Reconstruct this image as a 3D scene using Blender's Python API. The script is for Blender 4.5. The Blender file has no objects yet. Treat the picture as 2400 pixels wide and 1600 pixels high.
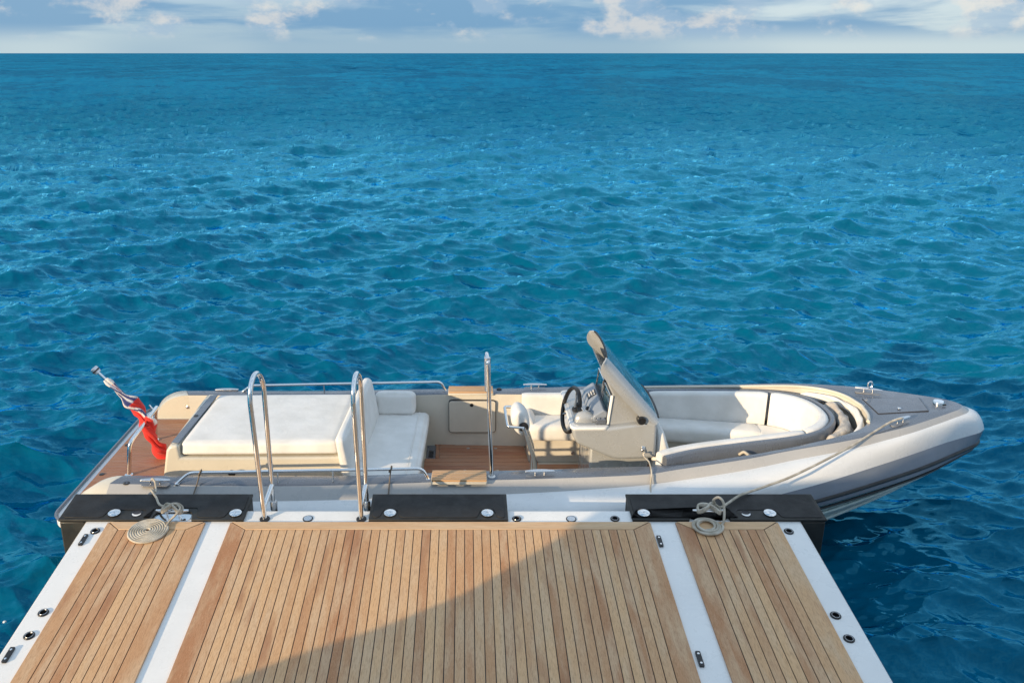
import bpy, bmesh, math, random
import numpy as np
from mathutils import Vector, Matrix

random.seed(7)
rng = np.random.default_rng(11)
R = math.radians
scene = bpy.context.scene
C = scene.collection

# ------------------------------------------------------------------ camera
cam_d = bpy.data.cameras.new('camera')
cam = bpy.data.objects.new('camera', cam_d); C.objects.link(cam)
cam.location = (0, 0, 3.89)
cam.rotation_euler = (R(90 - 18.65), 0, R(0))
cam_d.sensor_width = 36; cam_d.lens = 30.0
cam_d.shift_x = 110 / 2400
cam_d.clip_start = 0.05; cam_d.clip_end = 80000
scene.camera = cam

# ------------------------------------------------------------------ sky and sun
SUN_AZ, SUN_EL = 40.0, 13.0          # light travels towards azimuth 40 deg from +X, sun 13 deg high
w = bpy.data.worlds.new('World'); scene.world = w; w.use_nodes = True
nt = w.node_tree; nt.nodes.clear()
def WN(t, **kw):
    n = nt.nodes.new(t)
    for k, v in kw.items(): setattr(n, k, v)
    return n
def wl(a, b): nt.links.new(a, b)
def wmath(op, a, b=None, c=None, clamp=False):
    n = WN('ShaderNodeMath', operation=op, use_clamp=clamp)
    for i, v in enumerate((a, b, c)):
        if v is None: continue
        if isinstance(v, (int, float)): n.inputs[i].default_value = v
        else: wl(v, n.inputs[i])
    return n.outputs[0]
def wmix(fac, a, b):
    n = WN('ShaderNodeMix', data_type='RGBA')
    if isinstance(fac, (int, float)): n.inputs[0].default_value = fac
    else: wl(fac, n.inputs[0])
    for i, v in ((6, a), (7, b)):
        if isinstance(v, tuple): n.inputs[i].default_value = (*v, 1)
        else: wl(v, n.inputs[i])
    return n.outputs[2]
def wramp(x, lo, hi):
    n = WN('ShaderNodeMapRange', interpolation_type='SMOOTHSTEP')
    wl(x, n.inputs[0]); n.inputs[1].default_value = lo; n.inputs[2].default_value = hi
    return n.outputs[0]
out = WN('ShaderNodeOutputWorld'); bg = WN('ShaderNodeBackground'); bg.inputs[1].default_value = 0.15
sky = WN('ShaderNodeTexSky', sky_type='NISHITA', sun_disc=False)
sky.sun_elevation = R(SUN_EL); sky.sun_rotation = R(230); sky.altitude = 0; sky.air_density = 1.0; sky.dust_density = 0.6; sky.ozone_density = 1.5
tc = WN('ShaderNodeTexCoord'); sep = WN('ShaderNodeSeparateXYZ'); wl(tc.outputs['Generated'], sep.inputs[0])
def wnoise(scale, zs, off, detail, rough, dist=0.0):
    m = WN('ShaderNodeMapping'); wl(tc.outputs['Generated'], m.inputs[0])
    m.inputs['Scale'].default_value = (1, 1, zs); m.inputs['Location'].default_value = off
    n = WN('ShaderNodeTexNoise'); wl(m.outputs[0], n.inputs['Vector'])
    n.inputs['Scale'].default_value = scale; n.inputs['Detail'].default_value = detail
    n.inputs['Roughness'].default_value = rough; n.inputs['Distortion'].default_value = dist
    return n.outputs[0]
z = sep.outputs[2]
deck = wramp(wnoise(3.4, 8.0, (3.5, 3.2, 5.3), 7, .52, .3), .42, .56)     # wide grey-blue layer cloud
deck = wmath('MULTIPLY', deck, wramp(z, .006, .030))
haze = wnoise(1.5, 2.0, (5.3, 8.1, 6.1), 3, .5)
cum = wramp(wnoise(13, 1.7, (8.4, 7.7, 8.9), 12, .56, .2), .485, .60)       # small cumulus heads
cumz = wmath('MULTIPLY', wramp(z, .008, .026), wmath('SUBTRACT', 1.0, wmath('MULTIPLY', wramp(z, .12, .5), .75)))
cum = wmath('MULTIPLY', cum, cumz)
edge = wramp(wnoise(26, 1.8, (7.7, 1.4, .2), 9, .60), .40, .60)
base = wmix(.75, sky.outputs[0], (3.9, 4.65, 5.6))                          # bright tropical sky
base = wmix(wmath('MULTIPLY', wramp(haze, .42, .62), .6), base, (5.3, 5.5, 5.6))   # thin high veil
hor = wmath('SUBTRACT', 1.0, wramp(z, .0, .22))
base = wmix(wmath('MULTIPLY', hor, .95), base, wmix(wramp(haze, .40, .60), (1.35, 2.0, 2.5), (2.35, 2.85, 2.98)))
base = wmix(wmath('MULTIPLY', deck, .85), base, (.74, 1.52, 2.42))
lit = wmix(edge, (1.6, 2.2, 2.85), (3.6, 3.4, 3.1))
base = wmix(wmath('MULTIPLY', cum, .62), base, lit)
wl(base, bg.inputs[0]); wl(bg.outputs[0], out.inputs[0])

sun_d = bpy.data.lights.new('sun', 'SUN'); sun = bpy.data.objects.new('sun', sun_d); C.objects.link(sun)
sun_d.energy = 3.7; sun_d.angle = R(0.5); sun_d.color = (1.0, .76, .48)
Ld = Vector((math.cos(R(SUN_AZ)) * math.cos(R(SUN_EL)), math.sin(R(SUN_AZ)) * math.cos(R(SUN_EL)), -math.sin(R(SUN_EL))))
sun.rotation_euler = Ld.to_track_quat('-Z', 'Y').to_euler()
sun.location = (-20, -20, 20)

vs = scene.view_settings
vs.view_transform = 'Standard'; vs.look = 'None'; vs.gamma = 1; vs.use_curve_mapping = False; vs.exposure = 0.66
scene.display_settings.display_device = 'sRGB'
scene.cycles.max_bounces = 8; scene.cycles.use_denoising = True
scene.cycles.caustics_reflective = False; scene.cycles.caustics_refractive = False
scene.cycles.sample_clamp_indirect = 6

# ------------------------------------------------------------------ materials
M = {}
class NT:
    def __init__(s, name):
        s.m = bpy.data.materials.new(name); s.m.use_nodes = True
        s.t = s.m.node_tree; s.b = s.t.nodes['Principled BSDF']; M[name] = s.m
    def n(s, t, **kw):
        x = s.t.nodes.new(t)
        for k, v in kw.items(): setattr(x, k, v)
        return x
    def l(s, a, b): s.t.links.new(a, b)
    def noise(s, vec, scale, detail=4, rough=.5, dist=0.0):
        x = s.n('ShaderNodeTexNoise'); s.l(vec, x.inputs['Vector'])
        x.inputs['Scale'].default_value = scale; x.inputs['Detail'].default_value = detail
        x.inputs['Roughness'].default_value = rough; x.inputs['Distortion'].default_value = dist
        return x
    def map(s, vec, scale=(1, 1, 1), loc=(0, 0, 0)):
        x = s.n('ShaderNodeMapping'); s.l(vec, x.inputs[0])
        x.inputs['Scale'].default_value = scale; x.inputs['Location'].default_value = loc
        return x.outputs[0]
    def mix(s, fac, a, b, blend='MIX'):
        x = s.n('ShaderNodeMix', data_type='RGBA', blend_type=blend)
        if isinstance(fac, (int, float)): x.inputs[0].default_value = fac
        else: s.l(fac, x.inputs[0])
        for i, v in ((6, a), (7, b)):
            if isinstance(v, tuple): x.inputs[i].default_value = (*v, 1)
            else: s.l(v, x.inputs[i])
        return x.outputs[2]
    def rng(s, x, lo, hi, a=0., b=1., smooth=True):
        r = s.n('ShaderNodeMapRange'); r.interpolation_type = 'SMOOTHSTEP' if smooth else 'LINEAR'
        s.l(x, r.inputs[0])
        for i, v in ((1, lo), (2, hi), (3, a), (4, b)): r.inputs[i].default_value = v
        return r.outputs[0]
    def math(s, op, a, b):
        x = s.n('ShaderNodeMath', operation=op)
        for i, v in enumerate((a, b)):
            if isinstance(v, (int, float)): x.inputs[i].default_value = v
            else: s.l(v, x.inputs[i])
        return x.outputs[0]
    def bump(s, h, strength, dist):
        x = s.n('ShaderNodeBump'); x.inputs['Strength'].default_value = strength; x.inputs['Distance'].default_value = dist
        s.l(h, x.inputs['Height']); s.l(x.outputs[0], s.b.inputs['Normal']); return x
    def pos(s): return s.n('ShaderNodeNewGeometry').outputs['Position']
    def set(s, **kw):
        nm = dict(color='Base Color', rough='Roughness', metal='Metallic', ior='IOR', coat='Coat Weight', coatr='Coat Roughness',
                  trans='Transmission Weight', sheen='Sheen Weight', spec='Specular IOR Level')
        for k, v in kw.items():
            i = s.b.inputs[nm[k]]
            if isinstance(v, bpy.types.NodeSocket): s.l(v, i)
            elif k == 'color': i.default_value = (*v, 1)
            else: i.default_value = v

def paint(name, col, rough=.35, var=.06, coat=.0, dirt=.0, bump=.0, scale=3.0, metal=0.0):
    m = NT(name); p = m.pos()
    a = m.noise(p, scale, 5, .6)
    dark = tuple(c * (1 - var * 1.6) for c in col); light = tuple(min(1, c * (1 + var)) for c in col)
    c = m.mix(m.rng(a.outputs[0], .3, .7), dark, light)
    if dirt:
        d = m.noise(p, 38, 6, .7)
        c = m.mix(m.rng(d.outputs[0], .60, .78, 0, dirt), c, tuple(x * .45 for x in (col[0], col[1] * .95, col[2] * .88)))
    m.set(color=c, coat=coat, coatr=.08, metal=metal)
    r = m.noise(p, 9, 4, .6)
    m.set(rough=m.rng(r.outputs[0], .3, .7, max(.02, rough - .08), rough + .1))
    if bump: m.bump(m.noise(p, 60, 3).outputs[0], bump, .002)
    return m
paint('gelcoat_white', (.80, .795, .775), .30, .025, .2, .20)
paint('hull_white', (.74, .75, .75), .30, .03, .3)
paint('hull_bottom', (.42, .53, .52), .30, .06, .2)
paint('boat_grey', (.150, .168, .200), .28, .04, .3, .05, 0, 3.0, .30)
paint('boat_silver', (.40, .395, .385), .30, .03, .3, .04)
paint('liner_grey', (.60, .56, .48), .42, .05, .1, .04)
paint('cream', (.61, .57, .475), .32, .03, .3)
paint('console_grey', (.42, .435, .44), .24, .02, .6, .0, .0, 3.0, .25)
paint('pod_grey', (.26, .30, .36), .35, .04, .2)
paint('rub_grey', (.15, .175, .215), .42, .06)
paint('black_rubber', (.012, .012, .013), .45, .2, 0, 0, .15)
paint('fender_body', (.020, .019, .016), .55, .25, 0, .25, .3, 7)
paint('fender_pad', (.014, .0135, .0135), .62, .25, 0, .35, .5, 6)
paint('black_plastic', (.014, .014, .015), .28, .2)
paint('yacht_white', (.80, .80, .78), .25, .02, .4)
paint('caulking', (.014, .012, .011), .6, .2)
paint('dark_cavity', (.03, .03, .035), .6, .2)
hole_mat = paint('hole_black', (.0015, .0015, .002), .9, .2); hole_mat.set(spec=.05)
paint('hull_trim', (.20, .21, .23), .3, .05)
m = NT('chrome'); m.set(color=(.82, .82, .82), metal=1.0)
m.set(rough=m.rng(m.noise(m.pos(), 30, 4).outputs[0], .3, .7, .05, .14))
m = NT('brushed_steel'); m.set(color=(.66, .67, .69), metal=1.0)
m.set(rough=m.rng(m.noise(m.map(m.pos(), (1, 8, 8)), 40, 3).outputs[0], .3, .7, .22, .36))
m = NT('screen'); m.set(color=m.mix(m.rng(m.noise(m.pos(), 14, 3).outputs[0], .42, .6), (.006, .03, .045), (.015, .06, .08)), rough=.08, coat=.5)
m = NT('tinted_glass'); m.set(color=(.52, .64, .68), rough=.02, trans=.85, ior=1.45, coat=.2)
# upholstery: fine fabric grain, soft creases, faint soiling
m = NT('upholstery'); p = m.pos()
big = m.noise(p, 5, 4, .6); fine = m.noise(p, 420, 2)
col = m.mix(m.rng(big.outputs[0], .32, .7), (.68, .67, .64), (.77, .76, .735))
spot = m.noise(p, 24, 5, .75)
col = m.mix(m.rng(spot.outputs[0], .68, .80, 0, .22), col, (.46, .40, .34))
m.set(color=col, rough=.62, sheen=.15)
cre = m.noise(p, 6.5, 4, .6, .6)
m.bump(m.math('ADD', m.math('MULTIPLY', cre.outputs[0], 1.0), m.math('MULTIPLY', fine.outputs[0], .05)), .22, .02)
# canvas
m = NT('canvas'); p = m.pos()
m.set(color=m.mix(m.rng(m.noise(p, 9, 5, .6).outputs[0], .3, .7), (.34, .31, .29), (.58, .54, .48)), rough=.85)
m.bump(m.noise(p, 26, 5, .65).outputs[0], .6, .03)
# rope: braided
m = NT('rope'); p = m.pos()
v = m.n('ShaderNodeTexVoronoi'); v.inputs['Scale'].default_value = 260; m.l(p, v.inputs['Vector'])
m.set(color=m.mix(m.rng(m.noise(p, 14, 4).outputs[0], .3, .7), (.40, .355, .28), (.62, .57, .48)), rough=.85)
m.bump(v.outputs['Distance'], .7, .004)
m = NT('thin_cord'); m.set(color=(.16, .13, .10), rough=.85)

def teak(name, along, pale, red, grey, stain):
    m = NT(name); p = m.pos()
    oi = m.n('ShaderNodeObjectInfo')
    rnd = oi.outputs['Random']
    comb = m.n('ShaderNodeCombineXYZ'); m.l(m.math('MULTIPLY', rnd, 37.0), comb.inputs[0]); m.l(m.math('MULTIPLY', rnd, 91.0), comb.inputs[1])
    add = m.n('ShaderNodeVectorMath', operation='ADD'); m.l(p, add.inputs[0]); m.l(comb.outputs[0], add.inputs[1])
    q = add.outputs[0]
    st = (1, .05, 1) if along == 'y' else (.05, 1, 1)
    st2 = (1, .16, 1) if along == 'y' else (.16, 1, 1)
    grain = m.noise(m.map(q, st), 190, 5, .65, .3)
    band = m.noise(m.map(q, st2), 11, 4, .55, .4)
    c = m.mix(m.math('POWER', rnd, 1.6), pale, red)
    c = m.mix(m.rng(band.outputs[0], .38, .68, 0, .75), c, grey)
    c = m.mix(m.rng(grain.outputs[0], .42, .75, 0, .55), c, tuple(x * .62 for x in red))
    fib = m.noise(m.map(q, (1, .012, 1) if along == 'y' else (.012, 1, 1)), 420, 3, .7)
    c = m.mix(m.rng(fib.outputs[0], .5, .78, 0, .42), c, tuple(min(1, x * 1.35) for x in grey))
    # damp, oiled streaks that run along some planks
    wet = m.noise(m.map(q, (1, .13, 1) if along == 'y' else (.13, 1, 1), (3, 5, 2)), 4.5, 4, .6)
    c = m.mix(m.rng(wet.outputs[0], .54, .72, 0, stain), c, (.33, .145, .065))
    dots = m.noise(p, 21, 4, .7)
    c = m.mix(m.rng(dots.outputs[0], .70, .80, 0, .35), c, (.10, .05, .03))
    m.set(color=c, rough=m.rng(grain.outputs[0], .3, .7, .48, .68))
    m.bump(m.math('ADD', grain.outputs[0], fib.outputs[0]), .35, .0016)
    return m
teak('teak_deck', 'y', (.66, .405, .205), (.42, .19, .08), (.62, .43, .26), .8)
teak('teak_margin', 'x', (.68, .44, .24), (.60, .37, .195), (.66, .47, .29), .22)
teak('teak_boat', 'x', (.38, .185, .105), (.30, .12, .065), (.37, .215, .14), .6)
teak('teak_step', 'x', (.56, .34, .18), (.50, .29, .14), (.56, .38, .22), .1)

# sea water: blue-green body colour under a clear dielectric surface, with capillary ripples
m = NT('sea_water'); p = m.pos()
r1 = m.noise(m.map(p, (1, 1.5, 1)), 1.3, 3, .6)
r2 = m.noise(m.map(p, (.9, 2.0, 1), (3, 9, 0)), 6.5, 4, .66, .3)
geo = m.n('ShaderNodeNewGeometry')
def slope(tex, k):
    s = m.n('ShaderNodeVectorMath', operation='SUBTRACT'); m.l(tex.outputs['Color'], s.inputs[0]); s.inputs[1].default_value = (.5, .5, .5)
    t = m.n('ShaderNodeVectorMath', operation='MULTIPLY'); m.l(s.outputs[0], t.inputs[0]); t.inputs[1].default_value = (k, k, 0)
    return t.outputs[0]
sp = m.n('ShaderNodeVectorMath', operation='LENGTH'); m.l(p, sp.inputs[0])
far = m.rng(sp.outputs['Value'], 25, 220)
s1 = slope(r1, 1.0); s2 = slope(r2, .50)
r3 = m.noise(m.map(p, (.16, .06, 1), (7, 2, 0)), 1.0, 4, .7); s3 = slope(r3, 1.2)
sc3 = m.n('ShaderNodeVectorMath', operation='SCALE'); m.l(s3, sc3.inputs[0]); m.l(m.rng(sp.outputs['Value'], 60, 260, 0, 1.0), sc3.inputs['Scale'])
sc = m.n('ShaderNodeVectorMath', operation='SCALE'); m.l(s1, sc.inputs[0]); m.l(m.rng(sp.outputs['Value'], 20, 160, .25, .95), sc.inputs['Scale'])
ad = m.n('ShaderNodeVectorMath', operation='ADD'); m.l(sc.outputs[0], ad.inputs[0]); m.l(s2, ad.inputs[1])
ad3 = m.n('ShaderNodeVectorMath', operation='ADD'); m.l(ad.outputs[0], ad3.inputs[0]); m.l(sc3.outputs[0], ad3.inputs[1])
ad2 = m.n('ShaderNodeVectorMath', operation='ADD'); m.l(ad3.outputs[0], ad2.inputs[0]); m.l(geo.outputs['Normal'], ad2.inputs[1])
nn = m.n('ShaderNodeVectorMath', operation='NORMALIZE'); m.l(ad2.outputs[0], nn.inputs[0])
bodyn = m.noise(p, .05, 2, .5)
body = m.n('ShaderNodeBsdfDiffuse'); gl = m.n('ShaderNodeBsdfGlossy'); fr = m.n('ShaderNodeFresnel'); mx = m.n('ShaderNodeMixShader')
# light and dark of far wind-ruffled waves, painted into the body colour as noise
w1 = m.noise(m.map(p, (.20, .085, 1), (1, 4, 0)), 1.0, 4, .68); w2 = m.noise(m.map(p, (.075, .026, 1), (9, 2, 0)), 1.0, 4, .68); w3 = m.noise(m.map(p, (.026, .0065, 1), (5, 7, 0)), 1.0, 4, .68)
wsum = m.math('ADD', m.math('ADD', w1.outputs[0], w2.outputs[0]), w3.outputs[0])
wave_shade = m.mix(m.rng(wsum, 1.38, 1.62), (.0, .060, .138), (.0, .130, .245))
calm = m.mix(m.rng(bodyn.outputs[0], .35, .65), (.0, .084, .165), (.0, .106, .188))
m.l(m.mix(m.rng(sp.outputs['Value'], 35, 130), calm, wave_shade), body.inputs['Color'])
gl.inputs['Color'].default_value = (.17, .73, 1.0, 1); m.l(m.rng(sp.outputs['Value'], 18, 160, .04, .12), gl.inputs['Roughness'])
fr.inputs['IOR'].default_value = 1.333
for n_ in (body, gl, fr): m.l(nn.outputs[0], n_.inputs['Normal'])
m.l(m.math('MULTIPLY', fr.outputs[0], m.rng(sp.outputs['Value'], 8, 62, 1.5, .42)), mx.inputs[0])
m.l(body.outputs[0], mx.inputs[1]); m.l(gl.outputs[0], mx.inputs[2])
m.l(mx.outputs[0], [n for n in m.t.nodes if n.type == 'OUTPUT_MATERIAL'][0].inputs[0]); m.t.nodes.remove(m.b)
m = NT('foam'); m.set(color=(.75, .78, .78), rough=.7)

# ------------------------------------------------------------------ mesh helpers
WP = {}     # world position of each object's origin
def reg(o, loc, parent):
    o.location = loc; WP[o.name] = Vector(loc)
    if parent is not None:
        o.parent = parent; o.matrix_parent_inverse = Matrix.Translation(-WP[parent.name])
    C.objects.link(o)
    return o
def empty(name, loc, label, cat, group=None):
    o = bpy.data.objects.new(name, None); o.empty_display_size = .1
    reg(o, loc, None); o['label'] = label; o['category'] = cat
    if group: o['group'] = group
    return o
def tag(o, label, cat, group=None):
    o['label'] = label; o['category'] = cat
    if group: o['group'] = group
    return o
class MB:
    def __init__(s): s.v = []; s.f = []
    def add(s, v, f):
        k = len(s.v); s.v += [tuple(x) for x in v]; s.f += [tuple(i + k for i in q) for q in f]; return s
    def hexa(s, c):      # 8 corners: bottom 4 ccw, top 4 ccw
        return s.add(c, [(3, 2, 1, 0), (4, 5, 6, 7), (0, 1, 5, 4), (1, 2, 6, 5), (2, 3, 7, 6), (3, 0, 4, 7)])
    def box(s, x0, x1, y0, y1, z0, z1):
        return s.hexa([(x0, y0, z0), (x1, y0, z0), (x1, y1, z0), (x0, y1, z0), (x0, y0, z1), (x1, y0, z1), (x1, y1, z1), (x0, y1, z1)])
    def prism(s, poly, f0, f1):     # poly of 2-tuples, f0/f1 map a 2-tuple to 3D
        n = len(poly); v = [f0(q) for q in poly] + [f1(q) for q in poly]
        f = [tuple(range(n))[::-1], tuple(range(n, 2 * n))] + [(i, (i + 1) % n, n + (i + 1) % n, n + i) for i in range(n)]
        return s.add(v, f)
    def rings(s, rs, closed=True, caps=True):
        n = len(rs[0]); v = [q for r in rs for q in r]; f = []
        for i in range(len(rs) - 1):
            for j in range(n if closed else n - 1):
                a = i * n + j; b = i * n + (j + 1) % n
                f.append((a, b, b + n, a + n))
        if caps and closed:
            f.append(tuple(range(n))[::-1]); f.append(tuple(range((len(rs) - 1) * n, len(rs) * n)))
        return s.add(v, f)
    def tube(s, path, r, seg=12, radii=None, closed=False):
        P = [Vector(q) for q in path]; n = len(P); rs = []
        T = []
        for i in range(n):
            if closed: t = P[(i + 1) % n] - P[i - 1]
            else: t = P[min(i + 1, n - 1)] - P[max(i - 1, 0)]
            T.append(t.normalized())
        u = T[0].orthogonal().normalized()
        for i in range(n):
            u = (u - T[i] * u.dot(T[i])); u = u.normalized() if u.length > 1e-6 else T[i].orthogonal().normalized()
            b = T[i].cross(u); rr = radii[i] if radii else r
            rs.append([P[i] + (u * math.cos(2 * math.pi * k / seg) + b * math.sin(2 * math.pi * k / seg)) * rr for k in range(seg)])
        if closed: rs.append(rs[0])
        return s.rings(rs, True, not closed)
    def lathe(s, prof, o, axis=(0, 0, 1), seg=24):   # prof: (radius, height)
        ax = Vector(axis).normalized(); u = ax.orthogonal().normalized(); b = ax.cross(u); o = Vector(o)
        rs = [[o + ax * h + (u * math.cos(2 * math.pi * k / seg) + b * math.sin(2 * math.pi * k / seg)) * max(r, 1e-4) for k in range(seg)] for r, h in prof]
        return s.rings(rs, True, True)
    def build(s, name, mat, parent=None, smooth=40, bevel=0, bseg=2, sub=0):
        v = np.array(s.v, dtype=float)
        c = (v.min(0) + v.max(0)) / 2
        me = bpy.data.meshes.new(name); me.from_pydata([tuple(x) for x in (v - c)], [], s.f)
        bm = bmesh.new(); bm.from_mesh(me); bmesh.ops.remove_doubles(bm, verts=bm.verts, dist=1e-5)
        bmesh.ops.recalc_face_normals(bm, faces=bm.faces); bm.to_mesh(me); bm.free()
        if smooth:
            me.polygons.foreach_set('use_smooth', [True] * len(me.polygons))
            me.set_sharp_from_angle(angle=R(smooth))
        me.materials.append(M[mat])
        o = bpy.data.objects.new(name, me); reg(o, tuple(c), parent)
        if bevel:
            b = o.modifiers.new('bevel', 'BEVEL'); b.width = bevel; b.segments = bseg; b.limit_method = 'ANGLE'; b.angle_limit = R(35)
            b.harden_normals = False
        if sub:
            q = o.modifiers.new('sub', 'SUBSURF'); q.levels = sub; q.render_levels = sub
        return o
def cr(pts, n, closed=False):
    """Catmull-Rom through points, resampled to n points evenly by length."""
    P = np.array(pts, float)
    if closed: P = np.vstack([P[-1], P, P[0], P[1]])
    else: P = np.vstack([2 * P[0] - P[1], P, 2 * P[-1] - P[-2]])
    out = []
    for i in range(1, len(P) - 2):
        p0, p1, p2, p3 = P[i - 1:i + 3]
        for t in np.linspace(0, 1, 24, endpoint=False):
            out.append(.5 * (2 * p1 + (p2 - p0) * t + (2 * p0 - 5 * p1 + 4 * p2 - p3) * t * t + (3 * p1 - p0 - 3 * p2 + p3) * t ** 3))
    out.append(P[-2]); out = np.array(out)
    d = np.r_[0, np.cumsum(np.linalg.norm(np.diff(out, axis=0), axis=1))]
    s = np.linspace(0, d[-1], n)
    return np.stack([np.interp(s, d, out[:, k]) for k in range(P.shape[1])], 1)
def bend(pts, r=.05, n=6):
    """Polyline with rounded corners."""
    P = [Vector(p) for p in pts]; o = [P[0]]
    for i in range(1, len(P) - 1):
        a = (P[i - 1] - P[i]); b = (P[i + 1] - P[i])
        k = min(r, a.length * .48, b.length * .48); a = P[i] + a.normalized() * k; b = P[i] + b.normalized() * k
        for t in np.linspace(0, 1, n): o.append(a * (1 - t) ** 2 + P[i] * 2 * t * (1 - t) + b * t * t)
    return o + [P[-1]]
def cushion(mb, c8, r=.035, bulge=.012, n=12, seed=0):
    """Stuffed block through 8 corners (bottom 4 ccw, top 4 ccw), rounded edges, slightly puffed faces."""
    c = [Vector(q) for q in c8]
    h = Vector((((c[1] - c[0]).length + (c[6] - c[7]).length) / 4, ((c[3] - c[0]).length + (c[6] - c[5]).length) / 4, ((c[4] - c[0]).length + (c[6] - c[2]).length) / 4))
    r = min(r, min(h) * .95)
    def tri(p):
        a, b, g = ((p[i] / h[i] + 1) / 2 for i in range(3))
        lo = (c[0] * (1 - a) + c[1] * a) * (1 - b) + (c[3] * (1 - a) + c[2] * a) * b
        hi = (c[4] * (1 - a) + c[5] * a) * (1 - b) + (c[7] * (1 - a) + c[6] * a) * b
        return lo * (1 - g) + hi * g
    def param(i, m, hh):   # denser near the ends
        t = -1 + 2 * i / m; return hh * (math.sin(t * math.pi / 2) * .55 + t * .45)
    for ax in range(3):
        a1, a2 = [k for k in range(3) if k != ax]
        for sg in (-1, 1):
            vs = []
            for i in range(n + 1):
                for j in range(n + 1):
                    p = [0, 0, 0]; p[ax] = sg * h[ax]; p[a1] = param(i, n, h[a1]); p[a2] = param(j, n, h[a2])
                    q = [max(-(h[k] - r), min(h[k] - r, p[k])) for k in range(3)]
                    d = Vector([p[k] - q[k] for k in range(3)]); d = d.normalized() * r if d.length > 1e-9 else d
                    w_ = (1 - (p[a1] / h[a1]) ** 4) * (1 - (p[a2] / h[a2]) ** 4)
                    q = [q[k] + d[k] for k in range(3)]; q[ax] += sg * bulge * w_
                    vs.append(tri(q))
            f = []
            for i in range(n):
                for j in range(n):
                    a = i * (n + 1) + j; f.append((a, a + 1, a + n + 2, a + n + 1))
            mb.add(vs, f)
    return mb
def block(x0, x1, y0, y1, z0, z1):
    return [(x0, y0, z0), (x1, y0, z0), (x1, y1, z0), (x0, y1, z0), (x0, y0, z1), (x1, y0, z1), (x1, y1, z1), (x0, y1, z1)]
def rounded_rect(x0, x1, y0, y1, r, n=5):
    o = []
    for cx, cy, a in ((x1 - r, y1 - r, 0), (x0 + r, y1 - r, 90), (x0 + r, y0 + r, 180), (x1 - r, y0 + r, 270)):
        for k in range(n + 1):
            t = R(a + 90 * k / n); o.append((cx + r * math.cos(t), cy + r * math.sin(t)))
    return o
def sweep(mb, path, prof, z_of=None):
    """path: Nx3 (x, y, z); prof: list of (inward offset, height). Inward is to the left of travel."""
    P = np.array(path); rs = []
    for i in range(len(P)):
        t = P[min(i + 1, len(P) - 1)] - P[max(i - 1, 0)]; t = t[:2] / np.linalg.norm(t[:2]); nrm = np.array((-t[1], t[0]))
        rs.append([(P[i, 0] + nrm[0] * a, P[i, 1] + nrm[1] * a, P[i, 2] + h) for a, h in prof])
    return mb.rings(rs, True, True)
def round_prof(w0, w1, z0, z1, r, n=4):
    return rounded_rect(w0, w1, z0, z1, r, n)

# ------------------------------------------------------------------ sea
def spectrum_patch(Lp, N, V, wdir, lmin, lmax, seed, spread=2):
    g = 9.81; rg = np.random.default_rng(seed)
    k = 2 * np.pi * np.fft.fftfreq(N, Lp / N); kx, ky = np.meshgrid(k, k, indexing='ij')
    kk = np.hypot(kx, ky); kk[0, 0] = 1
    Lw = V * V / g
    Ph = np.exp(-1 / (kk * Lw) ** 2) / kk ** 4
    cosf = (kx * math.cos(wdir) + ky * math.sin(wdir)) / kk
    Ph *= np.where(cosf > 0, np.abs(cosf) ** spread, .12 * np.abs(cosf) ** spread) + .02
    lam = 2 * np.pi / kk
    Ph *= np.where(lam < lmax, 1, np.exp(-((lam - lmax) / (lmax * .4)) ** 2)) * np.exp(-(lmin / lam) ** 2)
    Ph[0, 0] = 0
    hk = (rg.normal(size=(N, N)) + 1j * rg.normal(size=(N, N))) * np.sqrt(Ph / 2)
    hgt = np.fft.ifft2(hk).real
    s = hgt.std(); dx = np.fft.ifft2(-1j * kx / kk * hk).real / s; dy = np.fft.ifft2(-1j * ky / kk * hk).real / s
    return Lp, N, hgt / s, dx, dy
def sample(pt, X, Y, ang):
    Lp, N, *fs = pt
    u = (X * math.cos(ang) + Y * math.sin(ang)) / Lp * N; v = (-X * math.sin(ang) + Y * math.cos(ang)) / Lp * N
    i0 = np.floor(u).astype(np.int64); j0 = np.floor(v).astype(np.int64); a = u - i0; b = v - j0
    i0 %= N; j0 %= N; i1 = (i0 + 1) % N; j1 = (j0 + 1) % N
    r = [f[i0, j0] * (1 - a) * (1 - b) + f[i1, j0] * a * (1 - b) + f[i0, j1] * (1 - a) * b + f[i1, j1] * a * b for f in fs]
    dx = r[1] * math.cos(ang) - r[2] * math.sin(ang); dy = r[1] * math.sin(ang) + r[2] * math.cos(ang)
    return r[0], dx, dy
PA = spectrum_patch(71.0, 1024, 2.7, R(-66), .14, 6.0, 3, 5)
PB = spectrum_patch(23.0, 768, 1.25, R(-58), .04, 1.5, 5, 3)
def sea_xyz(X, Y):
    h1, a1, b1 = sample(PA, X, Y, .37); h2, a2, b2 = sample(PB, X, Y, -.81)
    A1, A2 = .057, .027
    rr = np.hypot(X, Y - 6.9)
    return X - .9 * (A1 * a1 + A2 * a2), Y - .9 * (A1 * b1 + A2 * b2), A1 * h1 + A2 * h2
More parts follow.
